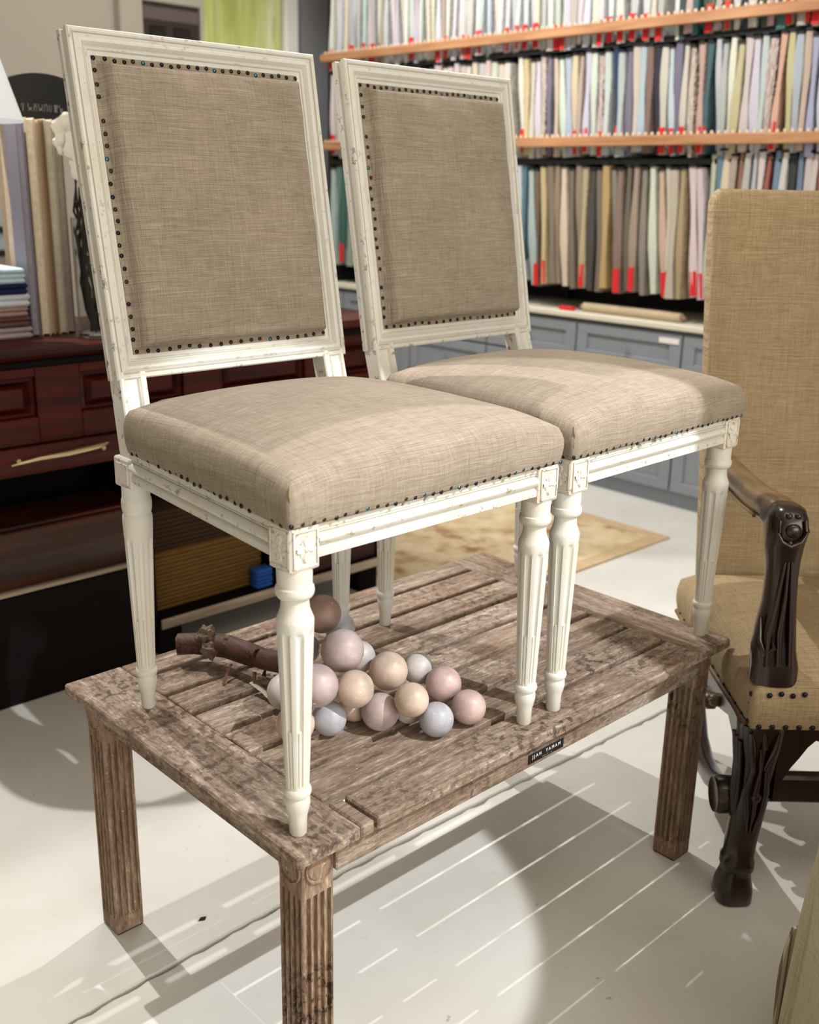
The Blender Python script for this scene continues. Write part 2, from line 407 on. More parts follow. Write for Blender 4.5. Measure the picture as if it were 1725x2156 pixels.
# maker's plate on the front apron
pl = obj('maker_plate', MB().box(-0.045, 0.045, -0.0015, 0, -0.009, 0.009, 0.0007), M['black'], tb, label='small black maker plate with white lettering')
pl.location = (0.524, 0.019, T - 0.0515)
def text(name, body, size, loc, rot, mat, parent, ext=0.0002):
    c = bpy.data.curves.new(name, 'FONT'); c.body = body; c.size = size; c.align_x = 'CENTER'; c.align_y = 'CENTER'; c.extrude = ext
    c.space_character = 1.5
    o = bpy.data.objects.new(name, c); COL.objects.link(o); dg = bpy.context.evaluated_depsgraph_get()
    me = bpy.data.meshes.new_from_object(o.evaluated_get(dg)); bpy.data.objects.remove(o)
    me.materials.append(mat); e = link(name, me, parent, loc); e.rotation_euler = rot; return e
text('lettering', 'JJAH  YAMAM', 0.0085, (0, -0.0018, 0.0022), (math.pi / 2, 0, 0), M['white'], pl)
text('small_lettering', '::.:..::  .:.', 0.0042, (0.002, -0.0018, -0.0048), (math.pi / 2, 0, 0), M['white'], pl)

# ------------------------------------------------------------------ white side chairs
BX0, BW_, BY, BZ, BT, BZT = 0.0365, 0.4545, 0.489, 0.5376, 0.5782, 1.0452
rk = math.atan2(BT - BY, BZT - BZ); BH = math.hypot(BT - BY, BZT - BZ)
def bk(s, t, n):   # back-frame coordinates: s across, t up the slope, n out of the front face
    return (BX0 + s, BY + t * math.sin(rk) - n * math.cos(rk), BZ + t * math.cos(rk) + n * math.sin(rk))
def turned_leg(zs=1.0, rs=1.0, rear=False):
    mb = MB(); N = 80; rings = []
    def ring(z, r, fl=0.0, cab=0.0):
        p = []
        for j in range(N):
            a = 2 * math.pi * j / N; ph = (j % 10) / 10.0; d = 0.0
            if fl or cab:
                u = abs(ph - 0.5) / 0.28
                if u < 1:
                    d = fl * math.sqrt(max(0, 1 - u * u)) * 0.0042 + cab * (0.0022 if 0.62 < u < 1 else 0.0006)
            rr_ = (r - d) * rs
            p.append((rr_ * math.cos(a), rr_ * math.sin(a), z * zs))
        return p
    for z, r in ((0, .0105), (.002, .0118), (.028, .0127), (.038, .0152), (.046, .0168), (.054, .0166), (.0595, .0146), (.061, .0178), (.0655, .0189), (.070, .0180), (.072, .0158)): rings.append(ring(z, r))
    rs_ = lambda z: .0158 + (.0242 - .0158) * (z - .072) / .24
    for z, f_, c_ in ((.075, 0, .3), (.078, 0, 1), (.156, 0, 1), (.158, 0, 1), (.160, 1, 0), (.17, 1, 0), (.23, 1, 0), (.282, 1, 0), (.288, .9, 0), (.292, .75, 0), (.295, .5, 0), (.297, .2, 0), (.298, 0, 0)):
        rings.append(ring(z, rs_(z), f_, c_))
    for z, r in (((.318, .0246), (.330, .0247), (.334, .0240), (.336, .0228), (.340, .0236), (.345, .0247), (.355, .0250), (.360, .0244), (.362, .0232), (.381, .0232)) if rear else ((.310, .0242), (.313, .0236), (.318, .0215), (.325, .0190), (.334, .0180), (.340, .0184), (.3415, .0218), (.345, .0242), (.350, .0251), (.355, .0243), (.3565, .0222), (.360, .0224), (.381, .0228))): rings.append(ring(z, r))
    return mb.loft(rings)
def rosette():
    mb = MB(); h = 0.0195; v = 0.0245
    for (a, b, c, d_) in ((-h, h, v - .003, v), (-h, h, -v, -v + .003), (-h, -h + .003, -v, v), (h - .003, h, -v, v)): mb.box(a, b, -0.0022, 0, c, d_, 0.0008)
    def petal(ang, L_, w0, hh):
        rings = []; pts = []
        ca, sa = math.cos(ang), math.sin(ang)
        for t, wv in ((.15, .35), (.4, .8), (.65, 1), (.85, .85), (1, .35)):
            row = []
            for q in (-1, -.5, 0, .5, 1):
                x = q * w0 * wv; z = t * L_; y = -hh * (1 - 0.55 * (1 - abs(q)) ** 1) if abs(q) < 1 else 0
                row.append((ca * x - sa * z, y, sa * x + ca * z))
            rings.append(row)
        mb.loft(rings, cap=False, close=False)
    for i in range(4): petal(i * math.pi / 2, 0.0165 if i % 2 == 0 else 0.0145, 0.0068, 0.0042)
    for i in range(4): petal(math.pi / 4 + i * math.pi / 2, 0.0115, 0.003, 0.0028)
    mb.sphere((0, -0.001, 0), 0.0042, 12, 8, (1, 0.9, 1))
    return mb
leg_t = mesh('leg', turned_leg(), M['paint'], True, 40); rear_t = mesh('leg', turned_leg(1.0, 0.94, True), M['paint'], True, 40)
ros_me = mesh('rosette', rosette(), M['paint'], True, 50)
tk = MB(); tk.lathe([(0, .0034), (.0008, .0034), (.0016, .0027), (.0022, .0014), (.0024, .0003)], n=10)
tack_me = [mesh('tack', tk, M[k], True, 60) for k in ('tack', 'tack_bronze', 'tack', 'tack_blue')]
tr = random.Random(11)
def tack(parent, p, nrm, j=0.0012, skip=0.04):
    if tr.random() < skip: return
    q = tr.random(); me = tack_me[3] if q > .94 else (tack_me[1] if q > .6 else tack_me[0])
    o = link('tack', me, parent); nrm = Vector(nrm).normalized()
    o.location = Vector(p) + Vector((tr.uniform(-j, j) * 1.7, tr.uniform(-j, j) * 0.2, tr.uniform(-j, j) * 1.5))
    o.rotation_euler = nrm.to_track_quat('Z', 'Y').to_euler()
HB = 0.0228
def rail_profile():   # (depth outward, z)
    return [(-0.020, .392), (0.0185, .392), (0.019, .3925), (0.019, .401), (0.0175, .4025), (0.0150, .4045), (0.0145, .406), (0.0180, .4075), (0.0215, .4105), (0.0230, .4145), (0.0215, .4185), (0.0180, .4215), (0.0140, .4225), (0.0140, .4245), (0.0172, .425), (0.0172, .4262), (0.0150, .427), (0.0172, .4278), (0.0172, .4385), (-0.020, .4385)]
def rail_between(p, q):
    p, q = Vector((*p, 0)), Vector((*q, 0)); d = (q - p).normalized(); n = Vector((d.y, -d.x, 0))
    return MB().loft([[tuple(e + n * a + Vector((0, 0, z))) for a, z in rail_profile()] for e in (p, q)])
FL, FR, BL, BR = (0, 0), (.46, 0), (.032, .447), (.445, .447)
def make_chair():
    c = thing('side_chair', '', 'chair')
    for p in (FL, FR): link('leg', leg_t, c, (*p, 0))
    for p in (BL, BR): link('leg', rear_t, c, (*p, 0))
    for p in (FL, FR):
        s = 1 if p == FR else -1
        b = obj('corner_block', MB().box(p[0] - HB, p[0] + HB, p[1] - HB, p[1] + HB, .380, .4385, 0.0025), M['bare'], c)
        o = link('rosette', ros_me, b, (p[0], p[1] - HB, .409))
        o = link('rosette', ros_me, b, (p[0] + s * HB, p[1], .409)); o.rotation_euler = (0, 0, s * math.pi / 2)
        o.scale = (1, 0.45, 1)
    for p, s in (((.035, .449), -1), ((.454, .449), 1)):
        b = obj('corner_block', MB().box(p[0] - .0215, p[0] + .0215, p[1] - .023, p[1] + .029, .378, .4255, 0.0025), M['paint'], c)
        obj('block_panel', MB().box(p[0] + s * .0215 - .0016, p[0] + s * .0215 + .0016, p[1] - .015, p[1] + .020, .386, .418, 0.001), M['paint'], b)
    obj('front_rail', rail_between((FL[0] + HB, 0), (FR[0] - HB, 0)), M['paint'], c, True, 30)
    obj('side_rail', rail_between((.034, .427), (FL[0], HB)), M['paint'], c, True, 30)
    obj('side_rail', rail_between((FR[0], HB), (.456, .427)), M['paint'], c, True, 30)
    obj('rear_rail', MB().box(BL[0] + .02, BR[0] - .02, .435, .465, .392, .4385, 0.003), M['paint'], c)
    # posts joining the seat to the raked back
    for sx in (0, 1):
        s0 = 0.004 if not sx else BW_ - 0.050
        prof = [(0, -.036), (0, -.004), (.002, -.002), (.007, -.0015), (.010, -.0055), (.020, -.0068), (.0295, -.0055), (.0315, -.0015), (.0335, -.0045), (.0355, -.0015), (.044, -.0015), (.046, -.004), (.046, -.036)]
        if sx: prof = [(.046 - a, n) for a, n in prof][::-1]
        rings = []
        rings.append([(BX0 + s0 + a - .0195, .437 - n - .004, .424) for a, n in prof]); rings.append([bk(s0 + a, 0.012, n) for a, n in prof])
        obj('back_post', MB().loft(rings), M['paint'], c)
    # moulded back frame: four mitred members
    P = [(0, -.034), (-.0008, -.024), (.0016, -.022), (.0022, -.019), (.0016, -.011), (-.0008, -.0090), (-.0008, -.0020), (.0012, .0008), (.0048, .0012), (.0068, -.0006), (.0074, -.0042), (.0084, -.0044), (.0092, -.0014), (.0150, .0020), (.0190, .0014), (.0220, -.0020), (.0240, -.0062), (.0256, -.0072), (.0264, -.0052), (.0278, -.0044), (.0292, -.0056), (.0300, -.0078), (.0360, -.0092), (.0360, -.034)]
    cor = [(0, 0, 1, 1), (BW_, 0, -1, 1), (BW_, BH, -1, -1), (0, BH, 1, -1)]
    for i in range(4):
        rings = []
        for (x, y, sx, sy) in (cor[i], cor[(i + 1) % 4]):
            rings.append([bk(x + sx * a, y + sy * a, n) for a, n in P])
        obj('back_rail' if i % 2 == 0 else 'back_stile', MB().loft(rings), M['paint'], c, True, 28)
    # padded back panel
    def pad(front):
        mb = MB(); e = 0.0362; x0, x1, y0, y1 = e, BW_ - e, e, BH - e; n = 54; vs = []; uv = []
        def sp(i):
            t = i / n; return 0.5 - 0.5 * math.cos(math.pi * t) if 0 else (t if 0.12 < t < 0.88 else t)
        xs = [0, .004, .008, .0105, .0125, .0145, .017, .020, .025, .032, .042]; xs2 = lambda L: xs + [xs[-1] + (L - 2 * xs[-1]) * k / 22 for k in range(1, 22)] + [L - q for q in reversed(xs)]
        XS = xs2(x1 - x0); YS = xs2(y1 - y0)
        def rise(d, s0=.0085, sp_=.013, pw=2.0):
            if d < s0: return -0.0085 + 0.0006 * math.sin(d * 900)
            t = min(1, (d - s0) / sp_); return -0.0085 + 0.029 * (1 - (1 - t) ** pw) ** (1 / pw)
        for b in YS:
            for a in XS:
                dx = min(a, x1 - x0 - a); dy = min(b, y1 - y0 - b)
                k = min(rise(dx), rise(dy) if b < (y1 - y0) / 2 else rise(dy, .0135, .010, 3.0)); dome = 0.010 * (math.sin(math.pi * a / (x1 - x0)) * math.sin(math.pi * b / (y1 - y0))) ** 0.5
                wob = 0.0012 * math.sin(a * 60 + b * 25) * math.sin(b * 43) if min(dx, dy) > .01 else 0
                nn = (k + dome * min(1, max(0, (min(dx, dy) - .0085) / .03)) + wob) if front else -0.026 - 0.004 * min(1, min(dx, dy) / .03)
                vs.append(bk(x0 + a, y0 + b, nn)); uv.append((x0 + a, y0 + b))
        w2 = len(XS)
        mb.add(vs, [(j * w2 + i, j * w2 + i + 1, (j + 1) * w2 + i + 1, (j + 1) * w2 + i) for j in range(len(YS) - 1) for i in range(w2 - 1)])
        mb.uv = uv; return mb
    bc = obj('back_cushion', pad(True), M['linen'], c, True, 80)
    obj('rear_cover', pad(False), M['linen'], c, True, 80)
    nf = (0, -math.cos(rk), math.sin(rk)); e = 0.0405
    for i in range(25):
        t = i / 24; tack(bc, bk(e, e + (BH - 2 * e) * t, -.008), nf); tack(bc, bk(BW_ - e, e + (BH - 2 * e) * t, -.008), nf)
    for i in range(1, 23): tack(bc, bk(e + (BW_ - 2 * e) * i / 23, BH - e, -.008), nf)
    for i in range(1, 19): tack(bc, bk(e + (BW_ - 2 * e) * i / 19, e, -.008), nf)
    # domed seat
    poly = [(-.0235, -.0235), (.4835, -.0235), (.475, .435), (.419, .438), (.419, .462), (.071, .462), (.071, .438), (.016, .435)]
    per = []; rad = .006
    for i in range(8):
        p0, p1, p2 = Vector(poly[i - 1]), Vector(poly[i]), Vector(poly[(i + 1) % 8])
        a = p1 + (p0 - p1).normalized() * rad; b = p1 + (p2 - p1).normalized() * rad
        for k in range(4):
            t = k / 3; per.append((1 - t) ** 2 * a + 2 * t * (1 - t) * p1 + t * t * b)
        nxt = p2 + (p1 - p2).normalized() * rad
        nk = 24 if (nxt - b).length > .1 else 5
        for k in range(1, nk): per.append(b + (nxt - b) * k / nk)
    ctr = Vector((.23, .215)); n = len(per); rings = []; uv = []
    prof = [(0.0, .4372, 0, .062), (-.002, .441, 0, .058), (-.0045, .452, 0, .046), (-.006, .466, 0, .032), (-.0055, .480, 0, .018), (-.002, .492, 0, .008), (.004, .5015, 0, 0), (0, .5085, .055, 0), (0, .5165, .14, 0), (0, .5245, .26, 0), (0, .531, .42, 0), (0, .535, .6, 0), (0, .5372, .8, 0), (0, .538, .97, 0)]
    for (off, z, fr, dr) in prof:
        ring = []
        for i, p in enumerate(per):
            tn = (per[(i + 1) % n] - per[i - 1]).normalized(); out = Vector((tn.y, -tn.x))
            q = p - out * off
            if fr: q = (p - out * .004).lerp(ctr, fr)
            if fr:
                hw_ = .249 - .018 * (q.y + .02) / .48; nx = min(1, abs((q.x - .230 - .034 * (q.y + .02) / .48 * .5) / hw_)); ny = min(1, abs((q.y - .2203) / .240))
                z = .5030 + .0360 * ((1 - nx ** 2.3) * (1 - ny ** 2.3)) ** .72
            cornr = min(1, min((p - Vector(k)).length for k in poly[:2]) / .10)
            zz = z - (1 - cornr) ** 2 * 0.010 * (1 if z > .49 else max(0, (z - .46) / .03)) * max(0, 1 - fr / .12) + 0.0012 * math.sin(p.x * 55 + p.y * 31) * (1 if .445 < z < .50 else 0)
            ring.append((q.x, q.y, zz)); uv.append((q.x + out.x * dr, q.y + out.y * dr))
        rings.append(ring)
    mb = MB().loft(rings); mb.uv = uv
    sc_ = obj('seat_cushion', mb, M['linen'], c, True, 80)
    for i in range(31): tack(sc_, (-.021 + .502 * i / 30, -.0245, .4408), (0, -1, 0.1))
    for (a, b, s) in ((poly[0], poly[7], -1), (poly[1], poly[2], 1)):
        for i in range(1, 25):
            t = i / 25; tack(sc_, (a[0] + (b[0] - a[0]) * t + s * .001, a[1] + (b[1] - a[1]) * t, .4408), (s, 0, 0.1))
    obj('corner_seam', MB().tube([(-.0215, -.0215, .438), (-.0255, -.0255, .462), (-.0250, -.0250, .480), (-.020, -.020, .489)], .0011, 6), M['linen_tan'], sc_)
    return c
ch1 = make_chair(); ch1.location = (0.0352, 0.0468, T); ch1.rotation_euler = (0, 0, -0.0014)
ch2 = copy_tree(ch1); ch2.location = (0.5677, 0.0440, T); ch2.rotation_euler = (0, 0, 0.0162)
tag(ch1, 'white painted side chair in beige linen, nearer one at the left end of the table', 'chair', 'pair of white side chairs')
tag(ch2, 'white painted side chair in beige linen, farther one at the table end by the armchair', 'chair', 'pair of white side chairs')

# ------------------------------------------------------------------ stone grape bunch on the table
def stone(name, c):
    k = NT(name, 0.42, spec=0.4); a = k.noise(k.coord('Object', (1, 1, 1), 5.0), 26, 4); b = k.noise(k.coord('Object', (1, 1, 1), 5.0), 120, 3)
    col = k.mix(k.ramp(a, BW(0.3, 0.7)), lin([v * 0.86 for v in c]), lin([min(255, v * 1.08) for v in c]))
    col = k.mix(k.math('MULTIPLY', k.ramp(b, BW(0.68, 0.74)), 0.6), col, lin((240, 232, 226)))
    k.col(col); k.b.inputs['Subsurface Weight'].default_value = 0.12; k.b.inputs['Subsurface Radius'].default_value = (0.012, 0.007, 0.005)
    k.b.inputs['Subsurface Scale'].default_value = 0.5
    return k.m
ST = [stone('mauve_stone', (180, 162, 159)), stone('peach_stone', (200, 178, 162)), stone('rose_stone', (190, 164, 159)), stone('blue_grey_stone', (168, 168, 175)), stone('pale_stone', (192, 184, 181)), stone('brown_stone', (146, 120, 110))]
balls = [(0.3073, 0.3341, 0.1500, 0.0323, 5), (0.2901, 0.2606, 0.1146, 0.0352, 0), (0.3406, 0.2768, 0.0824, 0.0268, 4), (0.3513, 0.2168, 0.0750, 0.0318, 1), (0.4163, 0.2147, 0.0595, 0.0263, 4),
         (0.4226, 0.1600, 0.0500, 0.0297, 2), (0.4243, 0.1037, 0.0290, 0.0284, 2), (0.3243, 0.1326, 0.0648, 0.0271, 1), (0.3581, 0.1105, 0.0277, 0.0277, 3), (0.3028, 0.1816, 0.0320, 0.0302, 0),
         (0.2628, 0.1965, 0.0796, 0.0297, 1), (0.2070, 0.2222, 0.0941, 0.0336, 0), (0.2329, 0.2244, 0.0277, 0.0277, 3), (0.1777, 0.2389, 0.0320, 0.0301, 1), (0.2301, 0.3333, 0.0330, 0.0312, 4),
         (0.2811, 0.3486, 0.0900, 0.0262, 3), (0.3544, 0.1701, 0.0247, 0.0246, 4), (0.2916, 0.2334, 0.0247, 0.0246, 1), (0.3595, 0.3502, 0.1050, 0.0261, 3)]
gb = thing('stone_grape_bunch', 'bunch of polished pink and grey stone grapes on a knotted vine stem under the chair', 'ornament', (0.29, 0.24, T))
for (x, y, z, r, k) in balls:
    o = link('grape', mesh('grape', MB().sphere((0, 0, 0), r, 40, 26), ST[k], True, 80), gb, (x - 0.29, y - 0.24, z + 0.0005))
vine = wood('vine_bark', (26, 12, 8), (92, 54, 36), 1, 0.7, 60); bark = plain('grey_knot_bark', (88, 74, 62), 0.9, 0, 0.6, 90)
sp = [(0.196, 0.608, 0.034), (0.216, 0.588, 0.036), (0.236, 0.566, 0.038), (0.250, 0.53, 0.040), (0.257, 0.48, 0.043), (0.258, 0.43, 0.05), (0.257, 0.375, 0.062), (0.262, 0.34, 0.066)]
r3 = random.Random(5)
def rough_tube(pts, rad, n=14, amp=0.12):
    mb = MB().tube(pts, rad, n); return mb.xf(lambda p: p + Vector((r3.uniform(-1, 1), r3.uniform(-1, 1), r3.uniform(-1, 1))) * 0.0016)
off = Vector((0.29, 0.24, 0))
st = obj('vine_stem', rough_tube([Vector(p) - off for p in sp], [.0205, .0195, .0215, .0205, .0195, .0185, .018, .014]), vine, gb, True, 60)
for (p, r, q3) in (((.228, .566, .056), .0185, (1, .8, .9)), ((.222, .548, .036), .0175, (.8, 1, .9)), ((.248, .530, .050), .0130, (1, 1, .8))):
    c3 = Vector(p) - off; kb = MB().sphere(c3, r, 18, 12, q3)
    kb.xf(lambda q: q + (q - c3).normalized() * (math.sin(q.x * 330 + q.z * 210 + 1) * math.sin(q.y * 290 + q.z * 160)) * 0.0050 + Vector((r3.uniform(-1, 1), r3.uniform(-1, 1), r3.uniform(-1, 1))) * 0.0011)
    obj('knot', kb, bark, st, True, 40)
raff = plain('dry_raffia', (84, 54, 36), 0.8, 0, 0.3, 60); raffp = plain('pale_split_cane', (196, 184, 164), 0.7)
def strip(pts, wd, mat):
    obj('tendril', MB().tube([Vector(p) - off for p in pts], wd, 6, 0.3), mat, gb, True, 60)
strip([(.242, .452, .030), (.236, .445, .0695), (.262, .440, .066), (.276, .445, .040), (.262, .44, .012)], .005, raff)
strip([(.236, .500, .022), (.222, .492, .012), (.202, .476, .003)], .0026, raff)
strip([(.236, .430, .032), (.228, .420, .020), (.240, .405, .012)], .0035, raff)
strip([(.225, .425, .018), (.228, .395, .012), (.226, .362, .006)], .0045, raffp)
strip([(.258, .40, .030), (.250, .385, .018), (.246, .375, .010)], .0032, raff)

# ------------------------------------------------------------------ carved armchair on the right
AW = 0.62
ac = thing('carved_armchair', 'high-backed armchair in tan linen with dark carved wooden arms and legs', 'armchair', (0.975, -0.11, 0), R(46.387 - 90))
def sq(cx, cy, z, hx, hy, n=20, p=3.2):
    out = []
    for j in range(n):
        t = 2 * math.pi * j / n; c, s = math.cos(t), math.sin(t)
        out.append((cx + hx * math.copysign(abs(c) ** (2 / p), c), cy + hy * math.copysign(abs(s) ** (2 / p), s), z))
    return out
def mirror(mb): return mb.xf(lambda p: Vector((AW - p.x, p.y, p.z)))
def mk_leg():
    S = [(0, 0, 0, .030, .034), (.006, 0, 0, .035, .040), (.03, -.001, -.002, .034, .038), (.055, .001, .0, .028, .03), (.066, .002, .002, .026, .028), (.072, .003, .003, .031, .032), (.085, .004, .004, .031, .032), (.092, .005, .005, .027, .028), (.13, .007, .006, .028, .028), (.2, .014, .008, .029, .03), (.235, .016, .008, .031, .031), (.26, .017, .008, .030, .031), (.31, .016, .006, .034, .034), (.35, .014, .004, .041, .038), (.385, .014, .004, .044, .040)]
    return MB().loft([sq(cx, cy, z, hx, hy) for z, cx, cy, hx, hy in S])
def carve(mb, a=0.0016, f=150):
    return mb.xf(lambda p: p + Vector((math.sin(p.z * f + p.y * 90) * a, math.sin(p.z * f * 0.8 + p.x * 120) * a, 0)))
for mi in (0, 1):
    f = mirror if mi else (lambda q: q)
    L = obj('front_leg', f(carve(mk_leg(), 0.0010)), M['carved'], ac, True, 50)
    cv = MB()
    for k in (-1, 0, 1):
        cv.tube([(.010 + k * .006, -.024, .16), (.012 + k * .012, -.026, .20), (.010 + k * .020, -.030, .25), (.010 + k * .012, -.034, .30), (.012 + k * .020, -.036, .345), (.012 + k * .026, -.034, .375)], [.002, .005, .0065, .005, .0075, .004], 8)
        cv.tube([(-.014, .006 + k * .006, .17), (-.016, .006 + k * .014, .23), (-.018, .004 + k * .016, .29), (-.025, .004 + k * .020, .35)], [.002, .006, .005, .005], 8)
    cv.sphere((.012, -.030, .238), .011, 12, 8, (1, .6, 1))
    obj('carving', f(cv), M['carved'], L, True, 60)
    rl = MB().loft([sq(.05, .56, 0, .022, .022), sq(.05, .53, .12, .02, .02), sq(.05, .505, .30, .024, .024), sq(.05, .50, .45, .026, .026)])
    obj('rear_leg', f(rl), M['carved'], ac, True, 50)
    ss = MB().tube([(.012, .03, .19), (.006, .12, .165), (.012, .22, .125), (.02, .32, .105), (.032, .42, .115), (.05, .52, .15)], [.022, .023, .023, .023, .022, .02], 12, 0.9)
    S_ = obj('side_stretcher', f(ss), M['carved'], ac, True, 50)
    obj('scroll', f(MB().loft([[(x, .07 + r * math.cos(t), .182 + r * math.sin(t)) for t in (2 * math.pi * j / 24 for j in range(24))] for x, r in ((-.034, .026), (-.036, .034), (-.028, .039), (.005, .039))])), M['carved'], S_, True, 50)
    # arm support and arm
    A = [(.468, .024, .000, .042, .034), (.50, .023, .000, .040, .032), (.53, .018, .002, .040, .030), (.57, .018, .004, .036, .028), (.62, .020, .006, .030, .027), (.67, .018, .006, .028, .026), (.70, .014, .004, .029, .027), (.73, .012, .0, .033, .032), (.76, .011, -.006, .034, .038), (.785, .011, -.004, .032, .036), (.798, .011, 0, .027, .03), (.803, .011, .003, .018, .02)]
    sup = obj('arm_support', f(carve(MB().loft([sq(cx, cy, z, hx, hy, 24, 2.8) for z, cx, cy, hx, hy in A]), 0.0012, 120)), M['carved'], ac, True, 50)
    cv = MB()
    cv.tube([(-.012 + .0, -.040, .785), (-.016, -.044, .765), (-.008, -.045, .748), (.008, -.045, .740), (.026, -.045, .748), (.034, -.043, .768), (.028, -.039, .786)], .004, 8)
    cv.sphere((.010, -.042, .768), .014, 12, 8, (1, .5, .9)); cv.sphere((.008, -.038, .745), .006, 10, 6); cv.sphere((.002, -.034, .792), .006, 10, 6); cv.sphere((.018, -.034, .792), .006, 10, 6)
    for k in (-1, 0, 1): cv.tube([(.016 + k * .006, -.024, .705), (.016 + k * .012, -.027, .64), (.015 + k * .020, -.030, .57), (.018 + k * .022, -.034, .51)], [.003, .0045, .006, .005], 8)
    cv.tube([(-.018, -.020, .60), (-.020, -.025, .56), (-.008, -.030, .53), (.006, -.034, .545), (.004, -.034, .565)], [.004, .006, .006, .005, .003], 8)
    obj('carving', f(cv), M['carved'], sup, True, 60)
    ar = []
    for v, cx, cz, hx, hz in ((-.005, .011, .772, .026, .024), (.03, .012, .774, .027, .026), (.045, .013, .773, .031, .031), (.07, .014, .771, .030, .030), (.20, .026, .755, .029, .028), (.36, .042, .742, .028, .026), (.53, .058, .736, .027, .025)):
        ar.append([(a, v, b) for (a, b, _) in sq(cx, cz, 0, hx, hz, 24, 2.6)])
    am = obj('arm', f(MB().loft(ar)), M['carved_arm'], ac, True, 50)
    obj('arm_moulding', f(MB().tube([(-.019, .08, .757), (-.006, .20, .741), (.012, .36, .728), (.030, .50, .722)], .004, 8)), M['carved_arm'], am, True, 50)
# seat with a dome
def cushion(x0, x1, y0, y1, z0, zs, zt, rad=0.02, bulge=0.006, mat_uv=1.0):
    per = []
    for (cx, cy, a0) in ((x0 + rad, y0 + rad, 180), (x1 - rad, y0 + rad, 270), (x1 - rad, y1 - rad, 0), (x0 + rad, y1 - rad, 90)):
        for k in range(5):
            t = R(a0 + 22.5 * k); per.append((Vector((cx + rad * math.cos(t), cy + rad * math.sin(t))), Vector((math.cos(t), math.sin(t)))))
    full = []
    for i in range(len(per)):
        (p, n_), (q, n2) = per[i], per[(i + 1) % len(per)]; full.append((p, n_))
        if (q - p).length > 0.05:
            for k in range(1, 14): full.append((p.lerp(q, k / 14), n_))
    c = Vector(((x0 + x1) / 2, (y0 + y1) / 2)); rings = []; uv = []
    hs = zs - z0
    for (o, z, fr, dr) in ((0, z0, 0, hs), (bulge, z0 + hs * .35, 0, hs * .65), (bulge, z0 + hs * .7, 0, hs * .3), (0, zs, 0, 0), (0, zs + (zt - zs) * .35, .07, 0), (0, zs + (zt - zs) * .65, .2, 0), (0, zs + (zt - zs) * .86, .4, 0), (0, zt - .002, .65, 0), (0, zt, .95, 0)):
        r_ = []
        for p, n_ in full:
            q = (p + n_ * o).lerp(c, fr); r_.append((q.x, q.y, z)); uv.append((q.x + n_.x * dr, q.y + n_.y * dr))
        rings.append(r_)
    mb = MB().loft(rings); mb.uv = uv; return mb
seat = obj('seat_cushion', cushion(-.018, AW + .018, -.036, .53, .385, .462, .512, .008), M['linen_tan'], ac, True, 70)
big_tk = MB().lathe([(0, .0052), (.0012, .0052), (.003, .0038), (.004, .0012)], n=10); big_me = mesh('tack', big_tk, M['tack'], True, 60)
def atack(p, n_):
    o = link('tack', big_me, seat, p); o.rotation_euler = Vector(n_).to_track_quat('Z', 'Y').to_euler()
for i in range(26): atack((-.004 + i * .0245, -.0385, .391), (0, -1, 0))
for i in range(4): atack((.008 + i * .021, -.0395, .455 + .003 * (i % 2)), (0, -1, 0)); atack((-.0205, -.026, .397 + i * .018), (-1, 0, 0))
for i in range(1, 14): atack((-.0195, -.03 + i * .04, .391), (-1, 0, 0))
obj('piping', MB().tube([(-.022, -.02, .386), (-.024, .15, .386), (-.024, .35, .386), (-.02, .52, .386)], .006, 8), M['carved_arm'], seat, True)
def apron_front():
    top, pts = .388, []
    for i in range(41):
        t = i / 40; u = .045 + (AW - .09) * t; e = min(t, 1 - t)
        z = .350 - 0.125 * max(0, 1 - e / .12) ** 1.6 - (0.028 * math.exp(-((t - .5) / .10) ** 2)) + (0.006 * math.sin(t * 60))
        pts.append((u, z))
    return MB().prism([(AW - .045, top), (.045, top)] + pts, -.022, .008, 'y')
fa = obj('front_apron', apron_front(), M['carved'], ac)
cv = MB()
for (u, z, r) in ((.16, .335, .014), (.20, .322, .018), (.235, .312, .014), (.27, .318, .02), (.31, .310, .024), (.35, .318, .02), (.385, .312, .014), (.42, .322, .018), (.46, .335, .014)): cv.sphere((u, -.022, z), r, 12, 8, (1, .6, 1))
obj('carving', cv, M['carved'], fa, True, 60)
sa = obj('side_apron', MB().prism([(.04, .388), (.49, .388), (.49, .33), (.40, .30), (.32, .27), (.26, .285), (.20, .31), (.12, .33), (.07, .30), (.04, .28)], -.008, .016), M['carved'], ac)
cv = MB()
for (v, z, r) in ((.24, .300, .018), (.29, .285, .024), (.34, .292, .022), (.39, .312, .018), (.20, .322, .014), (.44, .330, .016)):
    cv.loft([[(x, v + q * math.cos(t), z + q * math.sin(t)) for t in (2 * math.pi * j / 16 for j in range(16))] for x, q in ((.0, r), (-.016, r), (-.022, r * .8), (-.018, r * .5), (-.018, r * .3), (-.024, r * .15))])
obj('carving', cv, M['carved_arm'], sa, True, 50)
obj('front_stretcher', MB().box(.03, AW - .03, .015, .045, .198, .256, .006), M['carved'], ac)
def back_pad():
    rings = []; uv = []; zs = [.452, .47, .55, .7, .85, 1.0, 1.15, 1.27, 1.30, 1.318, 1.326]
    for z in zs:
        t = (z - .452) / .874; cy = .535 + .085 * t; hw = AW / 2 - .025 + .038 * t; e = max(0, (z - 1.29) / .036)
        hw -= .018 * e * e; hy = .036 - .016 * e * e
        r_ = sq(AW / 2, cy, z, hw, hy, 72, 9); rings.append(r_)
    mb = MB().loft(rings)
    mb.uv = [(p[0] * 0.9, p[2] * 0.9) for p in mb.v]; return mb
obj('upholstered_back', back_pad(), M['linen_tan'], ac, True, 60)

